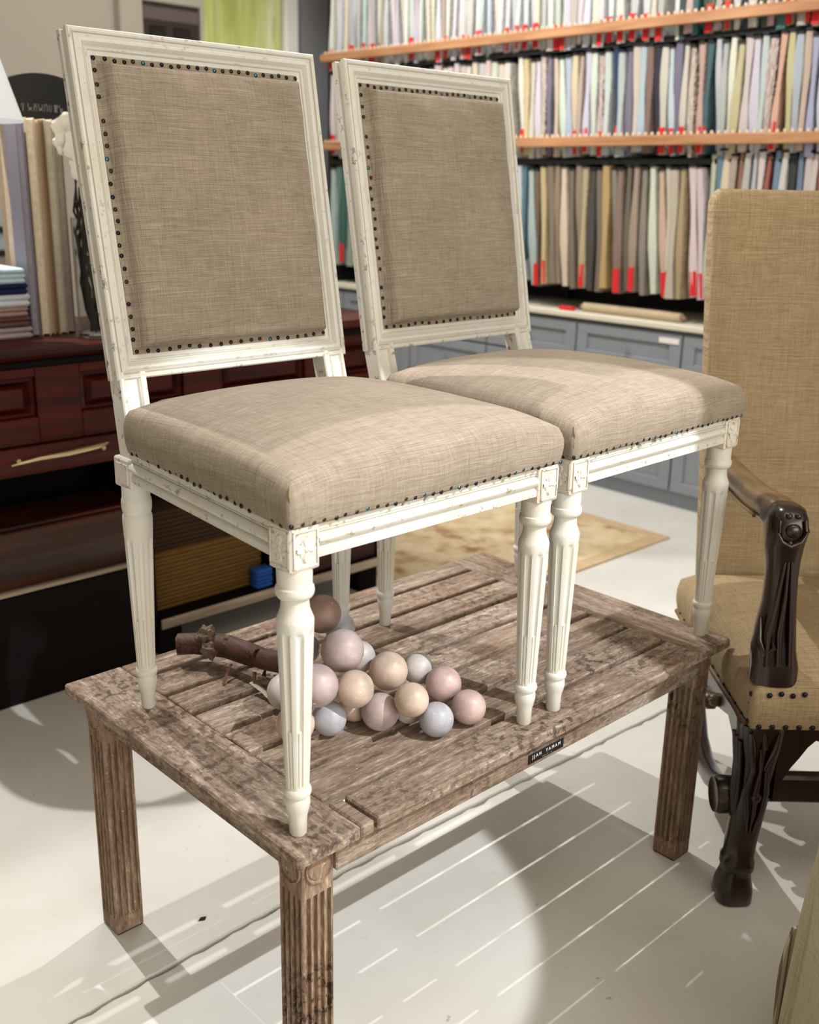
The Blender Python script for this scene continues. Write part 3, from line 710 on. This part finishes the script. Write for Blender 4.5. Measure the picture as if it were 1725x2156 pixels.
# ------------------------------------------------------------------ slipcovered ottoman at the near right
ot = thing('slipcovered_ottoman', 'pale linen slipcovered ottoman with a striped pleat at the near right corner', 'ottoman', (0.975, -0.11, 0), R(46.387 - 90))
def skirt():
    rings = []; uv = []
    for z, o in ((.004, .020), (.15, .012), (.3, .004), (.42, -.004), (.50, -.014), (.53, -.03), (.545, -.06), (.55, -.12)):
        rr_ = sq(.314, -.62, z, .367 + o * .6, .245 + o * .6, 96, 7)
        rr_ = [(x + (0.006 * math.sin(j * 1.3) if z < .35 else 0), y, zz) for j, (x, y, zz) in enumerate(rr_)]; rings.append(rr_)
    mb = MB().loft(rings); mb.uv = [(p[0] + p[1], p[2]) for p in mb.v]; return mb
obj('slipcover', skirt(), M['linen_pale'], ot, True, 60)
def stripe_mat():
    k = NT('striped_linen', 0.9); s_ = k.n('ShaderNodeSeparateXYZ', {0: k.coord('Object')}).outputs['X']
    wv = k.math('SINE', k.math('MULTIPLY', s_, 700.0)); k.col(k.mix(k.ramp(wv, BW(0.35, 0.5)), lin((190, 178, 150)), lin((120, 104, 88)))); return k.m
obj('pleat', MB().loft([[(-.040 - .012 * b, -.391, z0), (-.042 - .012 * b, -.386, z0), (-.026, -.380, z0), (-.022, -.388, z0)] for z0, b in ((.004, .5), (.09, .8), (.15, 1), (.20, .6), (.235, 0))]), stripe_mat(), ot)

# ------------------------------------------------------------------ rug on the far floor
def rug_mat():
    k = NT('faded_oriental_rug', 0.95, spec=0.1); v = k.coord('Object')
    a = k.noise(v, 9, 4); b = k.noise(v, 3.2, 2)
    c = k.ramp(a, [(0.36, (158, 118, 84)), (0.5, (206, 182, 148)), (0.64, (222, 204, 172))])
    k.col(k.mix(k.ramp(b, BW(0.4, 0.62)), c, k.mix(0.6, c, lin((220, 202, 164))))); return k.m
rg = thing('rug', 'faded cream and brown oriental rug on the floor before the grey cabinets', 'rug', (2.2, 2.1, 0))
obj('pile', MB().box(-.52, .52, -.82, .82, 0, .007, .002), rug_mat(), rg)
bd = plain('rug_border', (196, 170, 134), 0.95, 0, 0.12, 30)
for a in ((-.58, .58, -.88, -.82), (-.58, .58, .82, .88), (-.58, -.52, -.82, .82), (.52, .58, -.82, .82)): obj('border', MB().box(*a, 0, .008, .002), bd, rg)

# ------------------------------------------------------------------ mahogany dresser
dr = thing('mahogany_dresser', 'dark red mahogany dresser with raised panels and a brass drawer pull', 'dresser', (0, 1.56, 0))
X0, X1 = -0.55, 1.545
prof = [(.50, .895), (-.004, .895), (-.012, .902), (-.018, .908), (-.020, .916), (-.016, .923), (-.006, .926), (.50, .926)]
obj('top', MB().prism(prof, X0 - .02, X1 + .02), M['mahogany'], dr, True, 30)
obj('cornice', MB().box(X0 - .01, X1 + .01, -.010, .49, .878, .895, .004), M['mahogany_shaded'], dr)
obj('carcass', MB().box(X0, X1, .03, .49, .60, .878).box(X0, X1, .30, .49, .10, .60).box(X0, X0 + .03, .0, .30, .0, .60).box(X1 - .03, X1, .0, .30, .10, .60).box(.665, .69, .0, .30, .10, .60).box(1.10, 1.125, .0, .30, .10, .60), M['mahogany_shaded'], dr)
stl = [(-.55, -.445), (-.03, .09), (.392, .508), (.81, .926), (1.228, 1.344), (1.50, 1.545)]
pans = [(-.445, -.03), (.09, .392), (.508, .81), (.926, 1.228), (1.344, 1.50)]
for a, b in stl: obj('stile', MB().box(a, b, 0, .03, .685, .878, .003), M['mahogany'], dr)
for a, b in pans:
    obj('frieze_rail', MB().box(a, b, 0, .03, .852, .878, .003), M['mahogany'], dr); obj('frieze_rail', MB().box(a, b, 0, .03, .685, .752, .003), M['mahogany'], dr)
    rings = []
    for (e, y) in ((0, .028), (.002, .012), (.012, .010), (.020, .022), (.034, .006), (.036, .005)):
        rings.append([(a + e, y, .752 + e * .8), (b - e, y, .752 + e * .8), (b - e, y, .852 - e * .8), (a + e, y, .852 - e * .8)])
    obj('raised_panel', MB().loft(rings), M['mahogany'], dr)
dw = obj('drawer', MB().prism([(.03, .685), (-.012, .683), (-.020, .672), (-.022, .650), (-.018, .628), (-.008, .612), (.03, .605)], X0, .665), M['mahogany'], dr, True, 40)
pu = obj('pull', MB().tube([(.30, -.030, .648), (.33, -.044, .656), (.36, -.046, .660), (.44, -.048, .662), (.52, -.046, .668), (.555, -.030, .668)], [.004, .006, .008, .010, .011, .006], 10, 0.8), M['brass'], dw, True)
for x in (.315, .54): obj('pull_mount', MB().tube([(x, -.016, .655), (x, -.04, .658)], .006, 8), M['brass'], pu)
obj('drawer', MB().prism([(.03, .685), (-.012, .683), (-.020, .672), (-.022, .650), (-.018, .628), (-.008, .612), (.03, .605)], .69, X1), M['mahogany'], dr, True, 40)
lw = obj('drawer', MB().prism([(.20, .478), (.006, .478), (-.010, .468), (-.022, .440), (-.026, .40), (-.020, .36), (-.006, .325), (.004, .318), (.20, .318)], X0 + .03, .66), wood('brown_drawer_front', (26, 7, 4), (72, 32, 12), 0, 0.4, 9), dr, True, 40)
obj('drawer_edge', MB().box(X0 + .03, .66, -.008, .02, .478, .487, .002), M['mahogany'], lw)
obj('drawer_edge', MB().box(X0 + .03, .66, -.014, .02, .306, .318, .002), M['worn_highlit_edge'], lw)  # pale strip paints in the highlight along the drawer's bottom edge
ls = obj('lower_shelf', MB().box(.69, X1, -.016, .30, .098, .128, .004), M['mahogany_shaded'], dr)
obj('base_panel', MB().box(X0 + .03, .665, -.004, .02, .0, .300, .003), M['mahogany_shaded'], dr)
obj('shelf_edge', MB().box(.69, X1, -.022, -.016, .098, .128, .002), M['worn_highlit_edge'], ls)
obj('door', MB().box(1.125, X1 - .03, .0, .025, .128, .60, .003), M['mahogany'], dr)
for x in (.70, 1.465): obj('foot', MB().box(x, x + .08, .02, .10, 0, .098, .004), M['mahogany_shaded'], dr)
def soft_box(name, label, cat, x0, x1, y0, y1, z0, z1, c, group=None, b=0.012, rz=0.0, var=0.12):
    e = thing(name, label, cat, ((x0 + x1) / 2, (y0 + y1) / 2, z0), rz, group)
    hx, hy, h = (x1 - x0) / 2, (y1 - y0) / 2, z1 - z0; n = max(2, int(h / .012)); mt = plain(name + '_cloth', c, 0.9, 0, var, 40)
    for i in range(n):
        a = h * i / n; obj('fold', MB().box(-hx + .002 * (i % 2), hx - .003 * ((i + 1) % 2), -hy + .003 * (i % 2), hy, a, a + h / n, min(b, h / n * .4)), mt, e, True, 60)
    return e
soft_box('folded_throw', 'mustard folded throw on the lower shelf of the mahogany dresser', 'blanket', .71, 1.085, 1.60, 1.84, .128, .30, (112, 80, 28))
soft_box('folded_throw', 'dark brown folded throw lying on the mustard one inside the dresser', 'blanket', .72, 1.05, 1.62, 1.84, .3005, .42, (60, 38, 18))
soft_box('folded_cloth', 'small blue folded cloth at the front of the lower dresser shelf', 'cloth', 1.03, 1.095, 1.555, 1.598, .1285, .19, (30, 84, 170))
# things standing on the dresser
DZ = .9262
for i, (z0, z1, c, lb, k) in enumerate(((0, .030, (176, 160, 164), 'pinkish grey folded cloth at the bottom of the stack under the lamp', 'cloth'), (.030, .056, (104, 74, 68), 'brown folded cloth second from the bottom of the stack by the lamp', 'cloth'), (.056, .080, (170, 140, 136), 'dusty pink folded cloth in the middle of the dresser stack', 'cloth'), (.080, .112, (214, 220, 228), 'white folded cloth just below the navy one in the dresser stack', 'cloth'), (.112, .138, (16, 22, 74), 'navy blue folded cloth in the dresser stack', 'cloth'), (.138, .176, (196, 216, 232), 'pale blue folded cloth on top of the dresser stack', 'cloth'))):
    soft_box('folded_cloth', lb, k, .325 + .003 * (i % 2), .462 - .004 * (i % 3), 1.70, 1.92, DZ + z0 + .0002, DZ + z1, c, 'folded cloths stacked on the dresser', 0.006)
bks = [(.466, .487, 1.72, 1.79, .525, (138, 134, 146), 'lavender grey'), (.492, .516, 1.72, 1.88, .535, (216, 196, 172), 'cream'), (.5165, .530, 1.725, 1.97, .530, (178, 158, 132), 'khaki'), (.5305, .543, 1.73, 1.96, .532, (148, 118, 88), 'brown'), (.5435, .566, 1.725, 1.97, .534, (196, 186, 168), 'pale stone'), (.5665, .590, 1.73, 1.97, .533, (168, 158, 146), 'greige')]
for (x0, x1, y0, y1, h, c, nm) in bks:
    e = thing('sample_book', nm + ' upright fabric sample book in the row on the dresser', 'book', ((x0 + x1) / 2, (y0 + y1) / 2, DZ), 0, 'sample books on the dresser')
    hx, hy = (x1 - x0) / 2, (y1 - y0) / 2
    obj('cover', MB().box(-hx, -hx + .003, -hy, hy, 0, h, .001).box(hx - .003, hx, -hy, hy, 0, h, .001).box(-hx + .003, hx - .003, hy - .004, hy, 0, h), plain(nm + '_cover', c, 0.8, 0, 0.08, 30), e)
    obj('swatches', MB().box(-hx + .003, hx - .003, -hy + .003, hy - .004, .004, h - .004, .001), plain(nm + '_swatches', [min(255, v * 1.08) for v in c], 0.9, 0, 0.15, 80), e)
# black arched sign lying across the sample books
sg = thing('arched_sign', 'black arched sign with a line of white lettering on top of the sample books', 'sign', (.60, 1.86, DZ + .5355))
arc = [(-.145, 0), (.145, 0), (.145, .030)] + [(.145 * math.cos(t), .030 + .085 * math.sin(t)) for t in (math.pi * k / 20 for k in range(1, 20))] + [(-.145, .030)]
obj('board', MB().prism([(a, b) for a, b in arc], -.018, .018, 'y'), M['black'], sg)
lt = MB(); r5 = random.Random(2); x = -.110
while x < .108:
    wv = r5.uniform(.006, .012); lt.box(x, x + .0018, -.0192, -.018, .022, .040).box(x + wv - .0018, x + wv, -.0192, -.018, .022, .040 - r5.choice((0, 0, .008))).box(x, x + wv, -.0192, -.018, r5.choice((.0375, .030, .022)), .040 - r5.choice((0, .008, .016)) + .0005); x += wv + r5.choice((.004, .004, .010))
obj('lettering', lt, plain('blurred_white_lettering', (120, 120, 118), 0.7), sg)
# table lamp
lp = thing('table_lamp', 'table lamp with a white tapered shade at the left end of the dresser', 'lamp', (.272, 1.63, DZ))
obj('base', MB().lathe([(0, .048), (.012, .048), (.02, .03), (.05, .022), (.12, .036), (.2, .044), (.28, .03), (.34, .016), (.36, .014)], n=28), plain('grey_glazed_lamp_base', (120, 122, 124), 0.3), lp, True, 50)
obj('pole', MB().lathe([(.36, .006), (.60, .006)], n=12), M['brass'], lp)
shm = plain('white_shade', (236, 238, 242), 0.8, emit=0.25)
obj('shade', MB().lathe([(.515, .158), (.518, .161), (.78, .082), (.778, .079), (.515, .156)], n=48, cap=False), shm, lp, True, 40)
# vase with dark branches and a white orchid
def glass():
    k = NT('clear_glass', 0.03); k.b.inputs['Transmission Weight'].default_value = 1.0; k.b.inputs['IOR'].default_value = 1.3; k.col((236, 240, 240)); return k.m
vs_ = thing('glass_vase', 'tall clear glass vase of dark dried branches on the dresser', 'vase', (.600, 1.635, DZ))
obj('glass', MB().lathe([(0, .040), (.003, .044), (.30, .046), (.30, .043), (.012, .041), (.010, .002)], n=32, cap=False), glass(), vs_, True, 40)
rb = random.Random(4)
for i in range(16):
    a = rb.uniform(0, 6.28); q = [(.012 * math.cos(a), .012 * math.sin(a), .014)]
    for k in range(1, 7): q.append((.030 * math.cos(a + k * .5) * min(1, k / 2.5) + rb.uniform(-.008, .008), .026 * math.sin(a + k * .5) + rb.uniform(-.006, .006), .014 + k * rb.uniform(.05, .065)))
    obj('branch', MB().tube(q, [.0045, .005, .004, .004, .003, .003, .002], 6), plain('dark_branch', (38, 26, 18), 0.8, 0, 0.4, 60), vs_, True)
orc = thing('orchid_spray', 'white orchid blossoms on a thin stem standing in the glass vase', 'flower', (.600, 1.635, DZ + .02))
obj('stem', MB().tube([(0, 0, 0), (.0, .004, .2), (-.006, 0, .36), (-.018, -.008, .46), (-.03, -.012, .51)], .0028, 8), plain('green_stem', (70, 84, 50), 0.6), orc, True)
pet = plain('white_petal', (240, 236, 222), 0.6)
def blossom(c, s, ang):
    mb = MB()
    for k in range(5):
        a = ang + k * 2 * math.pi / 5; ca, sa = math.cos(a), math.sin(a); rows = []
        for t, wv, dy in ((0, .15, 0), (.35, .8, -.006), (.7, 1, -.010), (1, .25, -.004)):
            rows.append([(c[0] + ca * t * s - sa * q * wv * s * .5, c[1] + dy - .004 * (1 - abs(q)), c[2] + sa * t * s + ca * q * wv * s * .5) for q in (-1, -.5, 0, .5, 1)])
        mb.loft(rows, cap=False, close=False)
    return mb
for c, s, a in (((-.052, -.016, .485), .042, .3), ((-.030, -.024, .448), .042, 1.0), ((-.012, -.018, .50), .036, .7), ((-.022, -.020, .40), .036, 0.1), ((-.060, -.012, .455), .03, 0.5)): obj('blossom', blossom(c, s, a), pet, orc, True, 80)

# ------------------------------------------------------------------ grey cabinets and counter
yy = [0.38, 0.93, 1.476, 2.03, 2.58, 3.13, 3.68, 4.16]
names = ['nearest the right edge', 'behind the armchair', 'second from armchair with white drawer label', 'third from the armchair', 'fourth from the armchair', 'fifth from the armchair', 'in the far corner']
for i in range(7):
    a, b = yy[i] + .001, yy[i + 1] - .001
    e = thing('base_cabinet', 'grey panelled base cabinet under the counter, ' + names[i], 'cabinet', (3.15, (a + b) / 2, 0), 0, 'grey base cabinets')
    h = (b - a) / 2
    obj('body', MB().box(.022, .46, -h, h, .0, .762).box(.06, .46, -h, h, 0, .06), M['cab'], e)
    for (z0, z1, nm) in ((.585, .745, 'drawer_front'), (.075, .575, 'door')):
        f = obj(nm, MB().box(.0, .022, -h + .004, h - .004, z0, z1, .002), M['cab'], e)
        for q in ((-h + .004, h - .004, z1 - .045, z1), (-h + .004, h - .004, z0, z0 + .045), (-h + .004, -h + .06, z0 + .045, z1 - .045), (h - .06, h - .004, z0 + .045, z1 - .045)):
            obj('rail' if q[1] - q[0] > .2 else 'stile', MB().box(-.010, .0, *q, .002), M['cab'], f)
        obj('knob', MB().tube([(-.010, 0, (z0 + z1) / 2 + (.18 if nm == 'door' else 0)), (-.028, 0, (z0 + z1) / 2 + (.18 if nm == 'door' else 0))], [.006, .010], 12), M['cab'], f, True)
        if i == 2 and nm == 'drawer_front': obj('drawer_label', MB().box(-.013, -.010, -.262, -.165, .705, .728), M['white'], f, label='white paper drawer label')
tag(obj('counter_top', MB().box(3.125, 3.615, 0.36, 4.18, .763, .788, .004), M['counter']), 'off-white counter top running along the grey cabinets', 'counter')
rl = thing('fabric_roll', 'beige fabric roll lying on the counter below the hanging samples', 'fabric roll', (3.20, 1.80, .788))
obj('roll', MB().tube([(0, -.27, .020), (0, .24, .020)], .020, 18), plain('beige_roll', (186, 168, 138), 0.9, 0, 0.1, 30), rl, True)
obj('core', MB().tube([(0, -.29, .020), (0, .26, .020)], .008, 12), plain('card_core', (150, 120, 90), 0.9), rl, True)
tag(obj('price_tag', MB().box(3.155, 3.185, 2.075, 2.155, .7885, .806, .003), M['red']), 'red tag lying on the counter edge left of the fabric roll', 'tag')

# ------------------------------------------------------------------ sample rack and hanging fabric samples
rk_ = thing('sample_rack', 'wall rack of black rods and honey oak rails holding fabric samples', 'rack', (3.15, 2.4, 0))
obj('back_panel', MB().box(.44, .465, -1.95, 1.46, .79, 2.75), M['black'], rk_)
obj('end_panel', MB().box(.03, .44, 1.42, 1.46, .79, 2.75, .004), M['black'], rk_)
for y in (-.935, .03, .72): obj('upright', MB().box(.40, .44, y - .015, y + .015, .79, 2.75), M['black'], rk_)
RZ = [1.405, 1.868, 2.37]
for z in RZ:
    obj('rod', MB().box(.02, .44, -1.95, 1.42, z + .018, z + .024), M['black'], rk_)
    obj('rod', MB().tube([(.03, -1.95, z + .03), (.03, 1.42, z + .03)], .012, 10), M['black'], rk_)
pegm = mesh('peg', MB().box(-.005, .005, -.0055, .0055, 0, .012, .002), M['peg'])
for z in (1.500, 1.944):
    ra = obj('rail', MB().box(-.030, -.008, -1.95, 1.45, z - .006, z + .034, .003), M['rail'], rk_)
    for i in range(110): link('peg', pegm, ra, (-.019, -1.92 + i * .0306, z + .0335))
    for y in (-.915, .04, 1.30): obj('bracket', MB().tube([(-.012, y, z + .012), (.20, y + .0, z + .012), (.42, y, z + .05)], .010, 8), M['rail'], rk_)
rs = random.Random(21)
def sample_mesh(h, seed):
    r_ = random.Random(seed); rings = []
    for i in range(9):
        t = i / 8; z = -h * t; q = []
        for (x, y) in ((0, -1), (.0, -.4), (-.004, .2), (0, 1), (.10, 1.05), (.33, 1), (.33, -1), (.10, -1.1)):
            q.append((x + .004 * math.sin(t * 5 + seed), y * .5 * (1 + .25 * math.sin(t * 7 + seed * 2 + x * 9)) * (1.05 if t > .5 else .95), z))
        rings.append(q)
    return MB().loft(rings)
SM = {}
for row, h in ((0, .515), (1, .41), (2, .47)):
    SM[row] = [[mesh('fabric_sample', sample_mesh(h, k), M[f_], True, 45) for k in range(4)] for f_ in ('fab', 'fabp')]
hang = mesh('hanger', MB().box(-.004, .33, -.5, .5, 0, .010).box(.03, .05, -.2, .2, .010, .018), M['black'])
tagm = mesh('tag', MB().box(-.0045, -.001, -.45, .45, -.05, .05), M['red'])
P0 = [('pale blue', (196, 212, 222)), ('teal blue', (64, 108, 132)), ('pale aqua', (168, 192, 192)), ('brown', (104, 82, 70)), ('sand', (206, 180, 140)), ('oatmeal', (190, 172, 142)), ('taupe', (140, 120, 106)), ('off-white', (224, 212, 200)), ('cocoa', (120, 98, 84)), ('khaki', (142, 126, 100)), ('straw', (192, 170, 132)), ('charcoal', (58, 54, 54)), ('olive grey', (112, 104, 86)), ('camel', (194, 158, 108)), ('stone grey', (134, 124, 116)), ('mushroom', (124, 110, 94)), ('umber', (98, 82, 76)), ('beige', (168, 148, 120)), ('rose beige', (190, 164, 148)), ('putty', (176, 160, 136)), ('blush', (208, 184, 166)), ('ivory', (226, 220, 206)), ('linen', (200, 188, 166)), ('mint', (160, 194, 174)), ('white', (230, 228, 224)), ('pearl', (222, 218, 214)), ('cream', (222, 210, 188)), ('white linen', (226, 224, 218)), ('greige', (186, 176, 160))]
P1 = [('sage dotted', (186, 190, 170)), ('butter', (214, 202, 156)), ('cream', (226, 220, 200)), ('white', (226, 226, 230)), ('pale grey', (210, 210, 214)), ('plum spotted', (92, 48, 50)), ('apricot', (224, 188, 162)), ('ivory striped', (220, 210, 190)), ('sky blue', (170, 192, 218)), ('sand', (212, 198, 174)), ('taupe', (182, 170, 154)), ('ice blue', (208, 222, 230)), ('white linen', (228, 226, 224)), ('oatmeal', (206, 196, 172)), ('rose grey', (206, 194, 184)), ('navy', (22, 40, 84)), ('seafoam', (186, 204, 196)), ('slate', (112, 112, 130)), ('shell', (214, 200, 188)), ('periwinkle', (184, 198, 222)), ('mocha', (128, 106, 92)), ('ink', (28, 30, 44)), ('pearl', (216, 212, 204)), ('powder blue', (196, 212, 230)), ('chalk', (222, 224, 220)), ('blush', (224, 208, 198)), ('brown spotted', (110, 84, 66)), ('coral pink', (206, 168, 152)), ('deep teal', (52, 92, 104)), ('mist', (204, 212, 210)), ('lilac grey', (192, 184, 190))]
P2 = [('white', (232, 234, 236)), ('pearl white', (226, 228, 230)), ('cool white', (220, 226, 232)), ('ivory', (230, 226, 214)), ('pale grey', (198, 200, 204)), ('snow', (238, 238, 238)), ('silver', (206, 208, 212)), ('mist blue', (212, 222, 230)), ('cream', (228, 220, 204)), ('soft grey', (186, 186, 190)), ('chalk', (228, 228, 224)), ('taupe', (176, 160, 146))]
P2B = [('teal leaf', (64, 116, 112)), ('dark green', (44, 62, 60)), ('blush', (214, 184, 170)), ('deep teal', (40, 92, 100)), ('pear', (208, 212, 178)), ('white', (230, 230, 228)), ('black and white', (40, 42, 46)), ('moss', (120, 124, 96)), ('grey floral', (150, 154, 152)), ('navy', (30, 40, 66))]
def ordinal(n):
    return '%d%s' % (n, 'th' if 10 <= n % 100 <= 20 else {1: 'st', 2: 'nd', 3: 'rd'}.get(n % 10, 'th'))
rowname = ['lowest', 'middle', 'top']
def hang_row(row, ya, yb, pal, start, pitch, ztop, tags, lean):
    y = ya; i = start
    while y > yb:
        nm, c = pal[(i - start) % len(pal)] if rs.random() < .75 else pal[rs.randrange(len(pal))]
        th = pitch * rs.uniform(.62, .95); pat = any(q in nm for q in ('spotted', 'dotted', 'striped', 'leaf', 'floral', 'black'))
        o = link('fabric_sample', SM[row][1 if pat else 0][rs.randrange(4)], None, (3.165 + rs.uniform(-.006, .006), y, ztop + rs.uniform(-.012, .012)))
        o.scale = (1, th, 1); o.rotation_euler = (rs.gauss(lean, 1.6) * math.pi / 180, 0, rs.uniform(-.02, .02)); o.color = lin([(v * .78 + q * .22) * rs.uniform(.95, 1.03) for v, q in zip(c, (206, 200, 190))])
        tag(o, '%s fabric sample, %s from the left on the %s rack rod' % (nm, ordinal(i), rowname[row]), 'fabric sample', 'hanging samples on the %s rod' % rowname[row])
        link('hanger', hang, o)
        if rs.random() < tags:
            h = (.515, .41, .47)[row]; t_ = link('tag', tagm, o, (-.002, 0, -h + .055)); t_['label'] = 'red paper tag'
        y -= pitch * rs.uniform(.9, 1.1); i += 1
    return i
n0 = hang_row(0, 3.80, 2.46, [('aqua', (176, 208, 214)), ('sea green', (92, 130, 122)), ('teal', (42, 84, 84)), ('sage', (140, 160, 148)), ('cream', (222, 216, 200)), ('dark teal', (34, 70, 74)), ('duck egg', (180, 204, 206))], 1, .045, 1.405, .3, -2)
n0 = hang_row(0, 2.44, 1.47, P0, n0, .038, 1.405, .28, -4)
n0 = hang_row(0, 1.43, 0.62, [('pale grey', (206, 204, 198)), ('chalk', (216, 214, 204)), ('ivory', (222, 214, 196)), ('greige', (184, 172, 154)), ('tobacco', (142, 106, 76)), ('bone', (214, 204, 184)), ('silver', (196, 202, 198)), ('white', (228, 230, 232)), ('terracotta', (176, 92, 76)), ('steel blue', (112, 136, 164)), ('white linen', (230, 226, 218)), ('dark green', (36, 46, 46)), ('denim', (92, 126, 160))], n0, .030, 1.462, .2, -1)
n1 = hang_row(1, 3.80, 2.50, [('white', (236, 232, 226)), ('ivory', (230, 222, 210)), ('pearl', (222, 220, 220)), ('blush', (224, 208, 200))], 1, .042, 1.868, .3, -1)
n1 = hang_row(1, 2.46, 0.62, P1, n1, .034, 1.868, .28, -3)
n2 = hang_row(2, 3.80, 1.72, P2, 1, .036, 2.37, .42, -1)
n2 = hang_row(2, 1.68, 0.62, P2B, n2, .034, 2.37, .25, -2)

# small dark flake on the floor
tag(obj('wood_flake', MB().add([(-.009, 0, 0), (.002, -.006, .001), (.010, 0, .002), (.001, .006, .001), (0, 0, .004)], [(0, 1, 4), (1, 2, 4), (2, 3, 4), (3, 0, 4), (3, 2, 1, 0)]), M['black']), 'tiny dark wood flake on the floor by the far left table leg', 'debris').location = (0.165, 0.52, 0)
